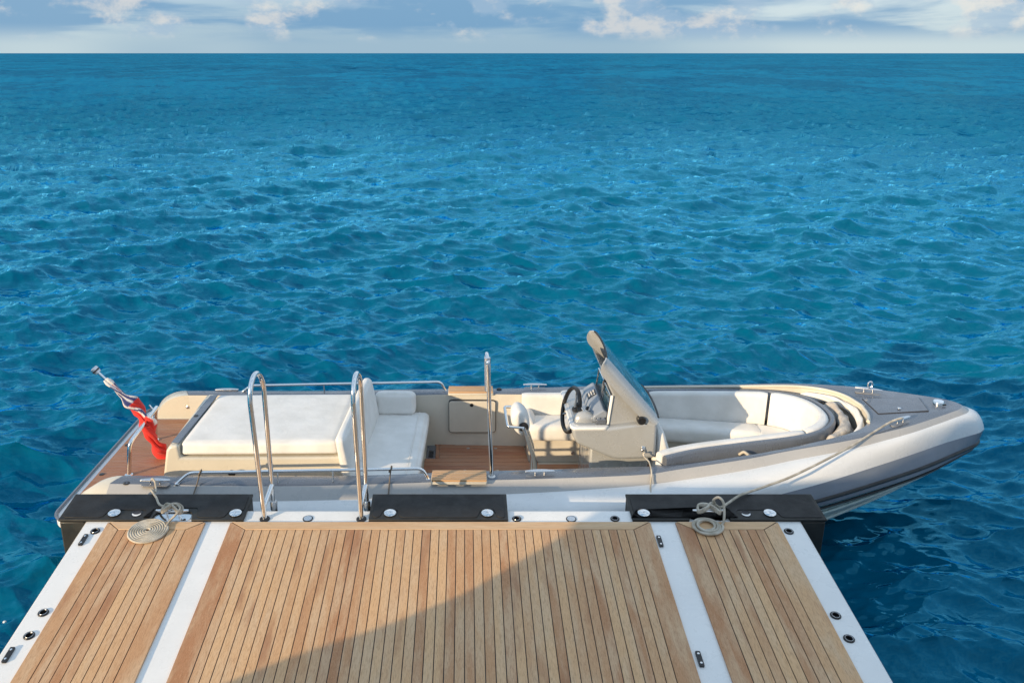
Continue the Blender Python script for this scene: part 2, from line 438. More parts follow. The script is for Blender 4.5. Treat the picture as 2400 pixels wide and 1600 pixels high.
def make_sea():
    ang = np.concatenate([np.arange(46, 140, .125), np.arange(140, 406, 5.0)]) ; ang = np.radians(ang)
    el = np.concatenate([np.arange(44, .03, -.072), [.025, .018, .012, .008]])
    r = np.concatenate([[.5, 2.0], 3.89 / np.tan(np.radians(el))])
    A, Rr = np.meshgrid(ang, r, indexing='xy')
    X = Rr * np.cos(A); Y = Rr * np.sin(A)
    x, y, zz = sea_xyz(X.ravel(), Y.ravel())
    nc, nr = len(ang), len(r)
    co = np.stack([x, y, zz], 1).astype(np.float32)
    i, j = np.meshgrid(np.arange(nr - 1), np.arange(nc), indexing='ij'); j2 = (j + 1) % nc
    f = np.stack([i * nc + j, i * nc + j2, (i + 1) * nc + j2, (i + 1) * nc + j], -1).reshape(-1, 4)[:, ::-1].astype(np.int32)
    me = bpy.data.meshes.new('sea'); me.vertices.add(len(co)); me.vertices.foreach_set('co', co.ravel())
    me.loops.add(f.size); me.loops.foreach_set('vertex_index', f.ravel())
    me.polygons.add(len(f)); me.polygons.foreach_set('loop_start', np.arange(0, f.size, 4, dtype=np.int32))
    me.polygons.foreach_set('use_smooth', np.ones(len(f), bool))
    me.update(calc_edges=True); me.validate()
    me.materials.append(M['sea_water'])
    o = bpy.data.objects.new('sea', me); reg(o, (0, 0, 0), None); o['kind'] = 'structure'
    if me.polygons[len(f) // 2].normal.z < 0: me.flip_normals()
    return o
make_sea()

# ------------------------------------------------------------------ yacht hull (behind and below the camera) and its folding platform
yacht = empty('motor_yacht', (4, -2, 0), 'white motor yacht whose side the teak platform folds out from', 'yacht')
def yz(x0, x1, y0, y1, z0, z1, name, bev=.05, mat='yacht_white', par=yacht): return MB().box(x0, x1, y0, y1, z0, z1).build(name, mat, par, bevel=bev)
prof = [(-4.95, -.4), (16, -.4), (16.6, 2.0), (16.6, 2.35), (-4.45, 2.35), (-4.44, 2.07), (-4.58, 1.94), (-4.82, 1.82), (-4.93, 1.72)]
MB().prism(prof, lambda q: (q[0], .80, q[1]), lambda q: (q[0], -5.4, q[1])).build('hull', 'yacht_white', yacht, bevel=.03)
bul = [(-4.50, 2.352), (16.5, 2.352), (16.5, 2.47), (-1.75, 2.47), (-1.95, 3.06), (-2.80, 3.06), (-2.90, 2.80), (-3.10, 2.60), (-4.52, 2.56)]
MB().prism(bul, lambda q: (q[0], .80, q[1]), lambda q: (q[0], .66, q[1])).build('bulwark', 'yacht_white', yacht, bevel=.02)
MB().box(2.0, 13, -5.0, -2.6, 2.352, 3.6).build('deckhouse', 'yacht_white', yacht, bevel=.08)
MB().box(1.98, 13.0, -5.02, -2.59, 2.9, 3.4).build('window_band', 'screen', yacht)
MB().tube(bend([(-4.50, .72, 2.54), (-8.15, .72, 2.54)], .1), .045).build('shade_boom', 'chrome', yacht)  # unseen boom, added to cast the shadow along the near gunwale

PT = R(6.6); PY0, PZ0 = 5.227, .80
def PL(x, y, h=0.0):      # y measured in plan; h above the platform skin, along its normal
    t = (y - PY0) / math.cos(PT)
    return (x, PY0 + t * math.cos(PT) - h * math.sin(PT), PZ0 + t * math.sin(PT) + h * math.cos(PT))
plat = empty('side_platform', PL(0, 3.1, -.1), 'white folding boarding platform with three teak panels beside the tender', 'platform')
YN = .95
MB().prism([(-2.65, YN), (2.347, YN), (2.347, 5.372), (-2.65, 5.372)], lambda q: PL(q[0], q[1], -.14), lambda q: PL(*q, -.008)).build('frame', 'gelcoat_white', plat, bevel=.012)
TH = .006
def tprism(poly, h0, h1, name, mat, par=plat, bev=.0015):
    return MB().prism(poly, lambda q: PL(*q, h0), lambda q: PL(*q, h1)).build(name, mat, par, smooth=30, bevel=bev, bseg=1)
plank_mesh = {}
def panel(x0, x1, ml, mr, nin):
    yo, yi = 5.224, 5.137; g = .0028
    tprism([(x0 + .004, YN + .02), (x1 - .004, YN + .02), (x1 - .004, yo - .003), (x0 + .004, yo - .003)], -.0078, .0015, 'caulking', 'caulking', bev=0)
    tprism([(x0 + .006 + g, yo), (x1 - .006 - g, yo), (x1 - mr - g, yi + g), (x0 + ml + g, yi + g)], -.0078, TH, 'margin_plank', 'teak_margin')
    tprism([(x0, YN), (x0 + ml - g, YN), (x0 + ml - g, yi), (x0, yo - g)], -.0078, TH, 'margin_plank', 'teak_deck')
    tprism([(x1 - mr + g, YN), (x1, YN), (x1, yo - g), (x1 - mr + g, yi)], -.0078, TH, 'margin_plank', 'teak_deck')
    wd = (x1 - x0 - ml - mr) / nin
    ya, yb = YN + .01, yi - g; L = (yb - ya) / math.cos(PT)
    mb = MB().box(-wd / 2 + g, wd / 2 - g, -L / 2, L / 2, 0, .0138)
    me = None
    for i in range(nin):
        c = PL(x0 + ml + wd * (i + .5), (ya + yb) / 2, -.0078)
        if me is None:
            o = mb.build('plank', 'teak_deck', plat, smooth=30); me = o.data
            for v in me.vertices: v.co.z += .0069
        else:
            o = bpy.data.objects.new('plank', me); reg(o, c, plat)
        o.location = c; WP[o.name] = Vector(c); o.rotation_euler = (PT, 0, 0)
        o.location.z += random.uniform(-.0006, .0006)
panel(-2.481, -1.805, .098, .115, 8)
panel(-1.630, 1.287, .120, .130, 46)
panel(1.462, 2.173, .113, .121, 8)

NP = Vector((0, -math.sin(PT), math.cos(PT)))
def ring_fit(name, x, y, h, prof, mat, par, seg=28): return MB().lathe(prof, PL(x, y, h), NP, seg).build(name, mat, par, smooth=35)
for x, y in ((-2.540, 5.136), (-2.545, 4.356), (-2.544, 4.17), (2.222, 5.132), (2.227, 4.333), (2.231, 4.146), (.362, 5.272), (1.051, 5.272)):
    s_ = ring_fit('deck_socket', x, y, -.008, [(.0325, 0), (.0325, .005), (.029, .009), (.023, .009), (.019, .004), (.0001, .0035)], 'black_plastic', plat)
    ring_fit('hole', x, y, -.008, [(.0188, .0042), (.0001, .0044)], 'hole_black', s_)  # flat black disc, painted as the unlit depth of the socket
    MB().tube([PL(x + .0225 * math.cos(a), y + .0225 * math.sin(a), .0012) for a in np.linspace(0, 2 * math.pi, 24, endpoint=False)], .0011, 6, closed=True).build('rim', 'brushed_steel', s_)
for x, y in ((-1.103, 5.274), (.744, 5.27)):
    s_ = ring_fit('deck_cap', x, y, -.008, [(.036, 0), (.036, .004), (.030, .0045), (.0001, .0045)], 'black_plastic', plat)
    ring_fit('disc', x, y, -.008, [(.029, .004), (.029, .0065), (.0001, .0072)], 'brushed_steel', s_)
for x, y in ((-2.581, 5.037), (-2.591, 4.019), (1.314, 5.022), (1.324, 3.989)):
    s_ = tprism(rounded_rect(x - .0145, x + .0145, y - .056, y + .056, .006, 3), -.008, .006, 'hinge_plate', 'black_plastic', bev=.002)
    for dy in (-.034, .034): ring_fit('screw', x, y + dy, .006, [(.0075, -.001), (.007, .0015), (.0001, .002)], 'chrome', s_, 14)

# two tall grab rails standing on the platform's outer edge
def grab_rail(x, lean, label):
    t = empty('grab_rail', PL(x, 5.27, 0), label, 'handrail', 'grab rails of the platform')
    b = Vector(PL(x, 5.27, -.008))
    top = 1.80; a = (x - lean * .9, 5.27, top - .13); e = (x + lean * .2, 5.505, top - .13)
    arc = [(x - lean * .9 + (lean * 1.1) * (1 - math.cos(u)) / 2, 5.3875 - .1175 * math.cos(u), top - .13 + .17 * math.sin(u)) for u in np.linspace(0, math.pi, 22)]
    MB().tube([tuple(b), a] + arc[1:-1] + [e, (x + .012, 5.50, .90), (x + .02, 5.50, .30)], .0170, 16).build('rail', 'chrome', t)
    MB().tube([(x - .002, 5.285, .885), (x + .012, 5.495, .945)], .0165, 14).build('cross_bar', 'chrome', t)
    ring_fit('base_ring', x, 5.27, -.008, [(.036, 0), (.036, .005), (.030, .010), (.019, .011)], 'black_rubber', t)
    MB().lathe([(.027, -.05), (.027, .0), (.021, .015)], (x + .014, 5.50, .80), (0, 0, 1), 16).build('clamp', 'brushed_steel', t)
    MB().tube([(x + .015, 5.50, .755), (x + .02, 5.50, .25)], .0225, 14).build('sleeve', 'black_rubber', t)
grab_rail(-1.404, .035, 'tall polished steel grab rail between the left fender and the sunpad')
grab_rail(-.727, .022, 'tall polished steel grab rail standing just left of the middle fender')

# ------------------------------------------------------------------ rubber fenders bolted over the platform edge
def fender(x0, x1, knobs, hole, notch, label):
    yn, yf = 5.238, 5.542
    t = empty('fender', PL((x0 + x1) / 2, 5.4, -.4), label, 'fender', 'black fenders on the platform edge')
    out = [(x1, yn), (x1, yf), (x0, yf), (x0, yn)]
    if notch:
        n0, n1, d = notch[0], notch[1], .098
        nn = [(n0 - .005, yn)] + [(n0 + .05 - .05 * math.cos(u), yn + d - .05 + .05 * math.sin(u)) for u in np.linspace(0, math.pi / 2, 7)]
        nn += [(n1 - .05 + .05 * math.sin(u), yn + d - .05 + .05 * math.cos(u)) for u in np.linspace(0, math.pi / 2, 7)] + [(n1 + .005, yn)]
        out += nn
    MB().prism(out, lambda q: PL(*q, -.006), lambda q: PL(*q, .012)).build('top_plate', 'fender_body', t, bevel=.004)
    # block hanging down outside the platform edge
    MB().prism([(x0 + .004, 5.376), (x1 - .004, 5.376), (x1 - .004, 5.534), (x0 + .004, 5.534)], lambda q: (q[0] + (.02 if q[0] < 0 else -.02) * 0, q[1], .12), lambda q: PL(*q, -.007)).build('block', 'fender_body', t, bevel=.01)
    if x0 < -2.65: MB().box(x0 + .004, -2.658, 5.242, 5.374, .12, .792).build('end_block', 'fender_body', t, bevel=.01)
    if x1 > 2.347: MB().box(2.355, x1 - .004, 5.242, 5.374, .12, .792).build('end_block', 'fender_body', t, bevel=.01)
    # anti-slip pad, cut round the knobs
    r = .02; pad = []
    ya, yb = yn + .022, yf - .016; xa, xb = x0 + .022, x1 - .022
    pad += [(xb - r, yb), (xb, yb - r)]
    cuts = []
    for k in knobs: cuts.append([k - .062, k + .062, .088])
    if hole is not None:
        for c in cuts:
            if abs((c[0] + c[1]) / 2 - hole) < .25: c[0] = min(c[0], hole - .07); c[1] = max(c[1], hole + .07)
    if notch: cuts.append([notch[0] - .03, notch[1] + .03, .112])
    cuts.sort(key=lambda c: -c[1])
    pad2 = [(xb, yb - r)]
    xcur = xb
    for c0, c1, d in cuts:
        c0 = max(c0, xa); c1 = min(c1, xb)
        if c1 >= xb - .05: pad2 += [(xb, ya + d), (c1 - .02, ya + d)] if c1 == xb else [(xb, ya + .012), (xb - .012, ya), (c1 + .03, ya), (c1, ya + .03), (c1 - .015, ya + d - .01), (c1 - .03, ya + d)]
        else: pad2 += ([(xb, ya + .012), (xb - .012, ya)] if xcur == xb else []) + [(c1 + .03, ya), (c1 + .008, ya + .012), (c1, ya + .035), (c1 - .012, ya + d - .01), (c1 - .03, ya + d)]
        pad2 += [(c0 + .03, ya + d), (c0 + .012, ya + d - .01), (c0, ya + .035), (c0 - .008, ya + .012), (c0 - .03, ya)]
        xcur = c0
    pad2 += [(xa + .02, ya), (xa, ya + .02), (xa, yb - r), (xa + r, yb), (xb - r, yb)]
    MB().prism(pad2, lambda q: PL(*q, .010), lambda q: PL(*q, .0165)).build('pad', 'fender_pad', t, smooth=30, bevel=.0015, bseg=1)
    for k in knobs:
        kb = ring_fit('knob', k, 5.306, .010, [(.030, 0), (.030, .006), (.042, .008), (.042, .012), (.036, .015), (.0001, .0165)], 'chrome', t, 32)
        ring_fit('screw', k, 5.306, .0255, [(.008, 0), (.0075, .003), (.0001, .0035)], 'brushed_steel', kb, 12)
    if hole is not None:
        hb = ring_fit('hole_ring', hole, 5.308, .011, [(.040, 0), (.040, .003), (.034, .004), (.034, .002), (.033, .0015)], 'black_plastic', t, 28)
        ring_fit('hole_shade', hole, 5.308, .0115, [(.0335, .0012), (.0001, .0008)], 'dark_cavity', hb, 28)  # flat dark disc painted as the shade in the hole; plate is uncut
        cres = [(hole + .031 * math.cos(u), 5.308 + .031 * math.sin(u)) for u in np.linspace(math.pi * 1.02, math.pi * 1.98, 14)] + [(hole + .026 * math.cos(u), 5.311 + .016 * math.sin(u)) for u in np.linspace(math.pi * 1.98, math.pi * 1.02, 14)]
        MB().prism(cres, lambda q: PL(*q, .0122), lambda q: PL(*q, .0136)).build('white_crescent', 'gelcoat_white', hb)  # added white crescent, stands for the pale bottom seen through the hole
    return t
fender(-2.838, -1.545, (-2.469, -1.615), -2.313, (-2.185, -1.915), 'black rubber fender at the stern end, with the flat rope coil beside its cleat')
fender(-.673, .301, (-.528, .157), None, None, 'short middle black rubber fender with two steel knobs and no cleat')
fender(1.168, 2.524, (1.257, 2.145), 1.978, (1.57, 1.845), 'black rubber fender below the bow, crossed by the bow line')

def platform_cleat(x, name='pop_up_cleat'):
    yb = 5.292
    b = MB().prism(rounded_rect(x - .125, x + .125, 5.245, 5.330, .035, 5), lambda q: PL(*q, -.0078), lambda q: PL(*q, -.0020)).build(name, 'chrome', plat, bevel=.001, bseg=1)
    for s_ in (-.045, .045): MB().lathe([(.012, 0), (.010, .02), (.012, .045)], PL(x + s_, yb, -.004), NP, 14).build('post', 'chrome', b)
    pts = [PL(x + u * .115, yb, .046 + .006 * u * u) for u in np.linspace(-1, 1, 17)]
    MB().tube(pts, .012, 12, radii=[.007 + .0055 * (1 - abs(u) ** 3) for u in np.linspace(-1, 1, 17)]).build('horn', 'chrome', b)
platform_cleat(-2.05); platform_cleat(1.708)

# ------------------------------------------------------------------ the tender
YC = 6.89
boat = empty('tender_boat', (.6, YC, 0), 'grey and white open tender with cream cushions moored alongside the platform', 'boat')
NS = 150
def curve(pts):
    c = cr(pts, 900); k = (1 - (1 - np.linspace(0, 1, NS)) ** 1.9) * 899
    return np.stack([np.interp(k, np.arange(900), c[:, i]) for i in range(3)], 1)
K_ = curve([(-3.05, 0, -.36), (0, 0, -.38), (2, 0, -.30), (3, 0, -.16), (3.5, 0, .02), (4.0, 0, .25), (4.3, 0, .45), (4.46, 0, .59)])
CH = curve([(-3.05, 1.08, .02), (0, 1.12, .03), (1.5, 1.02, .07), (2.5, .80, .12), (3.2, .55, .24), (3.8, .29, .40), (4.25, .09, .54), (4.47, 0, .60)])
RL = curve([(-3.05, 1.212, 0.37), (-2, 1.282, 0.37), (0, 1.312, 0.39), (1, 1.282, 0.42), (1.6, 1.222, 0.45), (2.2, 1.122, 0.495), (2.73, 0.972, 0.53), (3.3, 0.757, 0.57), (3.855, 0.487, 0.592), (4.35, 0.16, 0.613), (4.425, 0.112, 0.613), (4.478, 0.058, 0.613), (4.5, 0, 0.613)])
RU = curve([(-2.78, 1.19, 0.52), (-2, 1.26, 0.52), (0, 1.29, 0.54), (1, 1.265, 0.575), (1.6, 1.21, 0.61), (2.2, 1.1, 0.655), (2.61, 0.985, 0.692), (2.95, 0.86, 0.72), (3.59, 0.565, 0.752), (4.09, 0.305, 0.766), (4.415, 0.16, 0.777), (4.49, 0.112, 0.777), (4.543, 0.058, 0.777), (4.565, 0, 0.777)])
TB = curve([(-2.78, 1.145, 0.6), (-2, 1.2, 0.6), (0, 1.22, 0.625), (1, 1.19, 0.665), (1.6, 1.14, 0.7), (2.2, 1.03, 0.755), (2.61, 0.915, 0.8), (2.95, 0.8, 0.835), (3.59, 0.555, 0.875), (4.02, 0.325, 0.892), (4.35, 0.16, 0.9), (4.425, 0.112, 0.9), (4.478, 0.058, 0.9), (4.5, 0, 0.9)])
GW = curve([(-2.77, 1.06, 0.645), (-1.48, 1.085, 0.64), (0.23, 1.04, 0.672), (1.15, 1, 0.71), (1.58, 0.955, 0.735), (2.17, 0.865, 0.785), (2.63, 0.77, 0.835), (3.1, 0.675, 0.882), (3.62, 0.495, 0.925), (3.92, 0.345, 0.938), (4.25, 0.16, 0.948), (4.325, 0.112, 0.948), (4.378, 0.058, 0.948), (4.4, 0, 0.948)])
KN = curve([(-2.76, 0.965, 0.725), (-1.47, 0.985, 0.715), (-0.6, 0.98, 0.733), (0, 0.96, 0.748), (0.5, 0.95, 0.757), (1.1, 0.945, 0.777), (1.43, 0.935, 0.793), (1.65, 0.89, 0.807), (2.2, 0.8, 0.85), (2.6, 0.715, 0.887), (3.1, 0.625, 0.935), (3.6, 0.46, 0.968), (3.88, 0.325, 0.977), (4.18, 0.16, 0.985), (4.255, 0.112, 0.985), (4.308, 0.058, 0.985), (4.33, 0, 0.985)])
IN = curve([(-2.70, .835, .728), (-1, .832, .725), (0, .81, .750), (.7, .785, .758), (1.1, .79, .777), (1.6, .815, .803), (2.2, .735, .845), (2.6, .655, .882), (3.0, .555, .925), (3.2, .475, .942), (3.34, .37, .951), (3.43, .22, .957), (3.47, 0, .96)])
IW = IN.copy(); IW[:, 1] *= .985; IW[:, 1] = np.maximum(IW[:, 1] - .012, 0); IW[:, 0] = np.minimum(IW[:, 0], 3.45); IW[:, 2] = .205
def side(c, s): return [(p[0], YC + s * p[1], p[2]) for p in c]
def skin(name, curves, mat, smooth=50, par=boat):
    mb = MB()
    for s in (-1, 1): mb.rings([side(c, s) for c in curves], False, False)
    return mb.build(name, mat, par, smooth=smooth)
def between(a, b, t, bulge=0, up=0):
    c = a * (1 - t) + b * t; c = c.copy(); c[:, 1] += bulge * np.minimum(1, c[:, 1] / .15); c[:, 2] += up; return c
hull = skin('hull', [K_, between(K_, CH, .5, .0, -.03), CH, between(CH, RL, .5, .03), RL], 'hull_bottom', 35)
for t_ in (.35, .7):
    mbs = MB()
    for s in (-1, 1):
        cc = between(CH, RL, t_, .034)
        mbs.tube(side(cc[::3], s), .012, 6)
    mbs.build('spray_rail', 'hull_bottom', hull)
def strake(c0, c1, out_):
    return [between(c0, c1, 0), between(c0, c1, .10, out_), between(c0, c1, .30, out_ * 1.1), between(c0, c1, .60, out_ * .75), c1]
skin('rubbing_strake', strake(RL, RU, .040), 'rub_grey', 40)
g0 = between(RL, RU, .36, .0425)
mbs = MB()
for s in (-1, 1): mbs.tube(side(g0[::2], s), .0150, 8)
mbs.build('black_strip', 'black_rubber', boat)
mbs = MB()
lo = between(RL, CH, .06, .03)
for s in (-1, 1): mbs.tube(side(lo[::2], s), .010, 8)
mbs.build('lower_strip', 'black_rubber', boat)
def arc_between(a, m, b, n=6):
    o = []
    for t in np.linspace(0, 1, n + 1): o.append(a * (1 - t) * (1 - 2 * t) + m * 4 * t * (1 - t) + b * t * (2 * t - 1))
    return o
skin('side_tube', arc_between(RU, TB, GW, 7), 'hull_white', 60)
GK = between(GW, KN, .5, .006)
skin('gunwale_side', [GW, GK, KN], 'boat_silver', 30)
deck = skin('gunwale', [KN, between(KN, IN, .08, 0, .004), between(KN, IN, .5, 0, .006), between(KN, IN, .93, 0, .004), IN], 'boat_grey', 30)
skin('cockpit_liner', [IN, between(IN, IW, .06, -.004), IW], 'liner_grey', 40)
# rolled lip round the bow opening
mbs = MB()
k0 = int(np.argmax(IN[:, 0] > 1.72))
for dz, off, rr in ((.010, 0, .014), (.004, .022, .009)):
    lip = IN[k0:].copy(); lip[:, 2] += dz; lip[:, 1] = lip[:, 1] + off * np.minimum(1, lip[:, 1] / .1); lip[-1, 0] += off
    lp = side(lip[int(len(lip) * .62):], -1) + side(lip, 1)[::-1][1:]
    mbs.tube(lp, rr, 10)
mbs.build('bow_lip', 'cream', boat)
# stern: transom, quarter ends, swim deck
sec = [tuple(c[0]) for c in (K_, CH, RL)] + [(-3.05, 1.15, .455)]
ring = [(q[0], YC - q[1], min(q[2], .455)) for q in sec] + [(q[0], YC + q[1], min(q[2], .455)) for q in sec[::-1]]
MB().add(ring, [tuple(range(len(ring)))]).build('transom', 'hull_white', boat)
swim = rounded_rect(-3.20, -1.05, YC - 1.12, YC + 1.12, .16, 8)
MB().prism(swim, lambda q: (*q, .40), lambda q: (*q, .478)).build('swim_deck', 'hull_white', boat, bevel=.02, bseg=3)
edge_p = [(x, y, .487) for x, y in swim]
MB().tube(edge_p, .012, 8, closed=True).build('deck_edge', 'boat_grey', boat)
# quarter mouldings: close the aft ends of the gunwales and run down to the swim deck
for s in (-1, 1):
    mb = MB()
    a = [(c[0][0], YC + s * c[0][1], c[0][2]) for c in (RU, TB, GW, GK, KN)] + [(IN[0][0], YC + s * IN[0][1], IN[0][2])]
    sec_ = []
    for th in np.linspace(0, math.pi / 2, 12):
        row = []
        for k, q in enumerate(a):
            reach = (-3.07 - q[0]) if k < 5 else (-3.03 - q[0])
            row.append((q[0] + reach * math.sin(th), q[1], .472 + (q[2] - .472) * math.cos(th)))
        sec_.append(row)
    mb.rings(sec_, False, False)
    wall = [r[5] for r in sec_] + [(-1.05, YC + s * .832, .472), (-1.05, YC + s * .832, .725)]
    mb.add(wall, [tuple(range(len(wall)))])
    q_ = mb.build('quarter_moulding', 'cream', boat, smooth=50)
MB().lathe([(.014, 0), (.014, .006), (.006, .010), (.0001, .010)], (-2.72, YC + .826, .605), (0, -1, 0), 14).build('eye_fitting', 'chrome', boat)
# swim deck teak
mesh_sp = None
wd = .052
y0s, y1s = YC - .93, YC + .80
nsp = int((y1s - y0s) / wd)
for i in range(nsp):
    yy = y0s + wd * (i + .5)
    xa = -3.13; xb = -2.38 if yy > YC - .6 else -1.1
    mb = MB().box(xa, xb, yy - wd / 2 + .0022, yy + wd / 2 - .0022, .4785, .498)
    mb.build('plank', 'teak_boat', boat, smooth=0)
MB().box(-3.135, -1.1, y0s, y1s, .4781, .490).build('caulking', 'caulking', boat)
for y in (7.09, 6.517): MB().lathe([(.022, 0), (.022, .004), (.015, .005), (.0001, .003)], (-3.09, y, .498), (0, 0, 1), 16).build('deck_drain', 'black_plastic', boat)
# cockpit sole
MB().prism([(-1.05, YC - .80), (1.7, YC - .78), (2.4, YC - .58), (2.95, YC - .36), (2.95, YC + .36), (2.4, YC + .62), (1.7, YC + .80), (-1.05, YC + .84)], lambda q: (*q, .16), lambda q: (*q, .203)).build('cockpit_floor', 'liner_grey', boat)
xs0, xs1 = -.235, .575
for i in range(15):
    y1 = 7.675 - i * .0745; y0 = y1 - .0745 + .004
    e = .0 + max(0, (7.675 - y1)) * .085
    a = -.245 if y1 > 7.38 else -.385
    MB().hexa([(a, y0, .2032), (xs1 + e + .006, y0, .2032), (xs1 + e, y1, .2032), (a, y1, .2032), (a, y0, .219), (xs1 + e + .006, y0, .219), (xs1 + e, y1, .219), (a, y1, .219)]).build('plank', 'teak_boat', boat, smooth=0)
for i in range(6): MB().box(.70, 1.75, 7.27 - i * .075 - .071, 7.27 - i * .075, .2032, .213).build('plank', 'teak_boat', boat, smooth=0)
# frame boards of the cockpit hatch
MB().hexa([(xs1 + .010, 7.675, .2033), (xs1 + .075, 7.675, .2033), (xs1 + .19, 6.55, .2033), (xs1 + .112, 6.55, .2033), (xs1 + .010, 7.675, .222), (xs1 + .075, 7.675, .222), (xs1 + .19, 6.55, .222), (xs1 + .112, 6.55, .222)]).build('hatch_frame', 'teak_boat', boat, bevel=.003)
MB().box(-.30, xs1 + .07, 7.679, 7.712, .2033, .2215).build('hatch_frame', 'teak_boat', boat, bevel=.003)
MB().box(-.285, -.249, 7.385, 7.675, .2033, .2215).build('hatch_frame', 'teak_boat', boat, bevel=.003)
vent = MB().box(-.375, -.290, 7.385, 7.675, .2033, .214).build('floor_vent', 'boat_grey', boat, bevel=.003)
for i in range(9): MB().box(-.352, -.305, 7.405 + i * .017, 7.413 + i * .017, .2142, .2165).build('slot', 'black_plastic', vent, smooth=0)
for x, y in ((.03, 7.60), (.30, 7.60), (.0, 7.13), (.30, 7.13)): MB().lathe([(.016, 0), (.016, .002), (.0001, .0025)], (x, y, .219), (0, 0, 1), 14).build('floor_latch', 'brushed_steel', boat)
# inner side wall behind the helm, with a locker door
wx0, wx1 = -.40, .56
door = MB().prism(rounded_rect(-.155, .295, .365, .695, .025, 4), lambda q: (q[0], 7.690, q[1]), lambda q: (q[0], 7.655, q[1])).build('locker_door', 'liner_grey', boat, bevel=.004)
MB().prism(rounded_rect(-.160, .300, .360, .700, .03, 4), lambda q: (q[0], 7.690, q[1]), lambda q: (q[0], 7.660, q[1])).build('door_gap', 'dark_cavity', boat)
MB().lathe([(.017, 0), (.017, .005), (.010, .006), (.0001, .004)], (.064, 7.656, .655), (0, -1, 0), 18).build('latch', 'black_plastic', door)

# sunpad with its moulded base
sp_prof = [(-2.50, .4985), (-2.50, .58), (-2.455, .80), (-2.425, .845), (-2.352, .850), (-2.345, .735), (-.99, .745), (-.99, .4985)]
pad_base = MB().prism(sp_prof, lambda q: (q[0], 6.345, q[1]), lambda q: (q[0], 7.47, q[1])).build('sunpad_base', 'cream', boat, bevel=.022, bseg=4)
MB().hexa([(-2.425, 6.39, .842), (-2.352, 6.38, .846), (-2.318, 7.42, .846), (-2.39, 7.42, .842), (-2.420, 6.39, .857), (-2.352, 6.38, .860), (-2.318, 7.42, .860), (-2.386, 7.42, .857)]).build('trim_strip', 'boat_grey', pad_base, bevel=.004)
MB().lathe([(.02, 0), (.02, .004), (.0001, .004)], (-2.375, 6.93, .8585), (0, 0, 1), 16).build('latch', 'black_plastic', pad_base)
MB().lathe([(.030, 0), (.030, .008), (.016, .012), (.0001, .006)], (-1.93, 6.346, .60), (0, -1, 0), 18).build('filler_cap', 'black_plastic', pad_base)
mb = cushion(MB(), [(-2.345, 6.365, .748), (-1.045, 6.365, .758), (-1.015, 7.43, .758), (-2.31, 7.43, .748), (-2.335, 6.385, .862), (-1.06, 6.385, .872), (-1.03, 7.42, .872), (-2.305, 7.42, .862)], .03, .012, 26)
mb.build('sunpad_cushion', 'upholstery', boat, smooth=60)
# bench: backrest, seat, bolster
mb = cushion(MB(), [(-1.005, 6.235, .60), (-.905, 6.235, .585), (-.815, 7.58, .56), (-.985, 7.58, .60), (-1.055, 6.25, .955), (-.972, 6.25, .955), (-.885, 7.56, .985), (-.965, 7.56, .985)], .038, .010, 22)
mb.build('backrest', 'upholstery', boat, smooth=60)
MB().box(-.985, -.46, 6.12, 7.66, .2035, .49).build('bench_base', 'liner_grey', boat, bevel=.015)
mb = cushion(MB(), [(-.975, 6.15, .492), (-.40, 6.15, .492), (-.345, 7.66, .492), (-.93, 7.66, .492), (-.96, 6.17, .600), (-.405, 6.17, .592), (-.35, 7.65, .592), (-.90, 7.65, .602)], .045, .012, 24)
sc_ = mb.build('seat_cushion', 'upholstery', boat, smooth=60)
MB().tube([(-.492 + .052 * t, 6.21 + 1.38 * t, .6085 + .003 * math.sin(math.pi * t)) for t in np.linspace(0, 1, 14)], .0032, 6).build('seam', 'upholstery', sc_)
mb = cushion(MB(), [(-.855, 7.53, .600), (-.485, 7.53, .600), (-.480, 7.66, .600), (-.855, 7.66, .600), (-.857, 7.575, .800), (-.487, 7.575, .800), (-.483, 7.675, .800), (-.857, 7.675, .800)], .035, .010, 16)
mb.build('bolster', 'upholstery', boat, smooth=60)

# long seat: runs up the far side and round the bow
U = cr([(.515, 7.675, .795), (1.2, 7.67, .80), (1.8, 7.615, .835), (2.4, 7.525, .872), (2.80, 7.445, .897), (3.02, 7.33, .91), (3.14, 7.15, .918), (3.18, 6.92, .92), (3.13, 6.71, .918), (2.97, 6.545, .91), (2.72, 6.44, .90), (2.24, 6.335, .888), (1.84, 6.235, .88), (1.575, 6.125, .875)], 150)[::-1]
U = U[::-1]
def upart(x_from, x_to, pts=U):
    return pts[x_from:x_to]
def idx(xv, far=True):
    h = int(np.argmax(U[:, 0]))
    seg = range(0, h) if far else range(h, len(U))
    return min(seg, key=lambda i: abs(U[i, 0] - xv))
i175, i286, i286n = idx(1.78), idx(2.86), idx(2.86, False)
def run(p): # inward must be left of travel: reverse so that the bow loop turns clockwise
    return p[::-1]
def back_piece(a, b):
    p = run(U[a:b + 1]).copy(); rs = []
    for i in range(len(p)):
        t = p[min(i + 1, len(p) - 1)] - p[max(i - 1, 0)]; t = t[:2] / np.linalg.norm(t[:2]); n_ = (-t[1], t[0])
        e = min(i, len(p) - 1 - i); k = (.80, .95)[e] if e < 2 else 1.0
        prof = rounded_rect(.012, .105, .555 - p[i, 2], .0, .036, 5)
        c = ((.012 + .105) / 2, (.555 - p[i, 2]) / 2)
        rs.append([(p[i, 0] + n_[0] * (c[0] + (q - c[0]) * k), p[i, 1] + n_[1] * (c[0] + (q - c[0]) * k), p[i, 2] + c[1] + (h - c[1]) * (1 - (1 - k) * .25)) for q, h in prof])
    MB().rings(rs).build('seat_back', 'upholstery', boat, smooth=60)
back_piece(1, i175 - 1); back_piece(i175, i286 - 1); back_piece(i286, i286n); back_piece(i286n + 1, len(U) - 1)
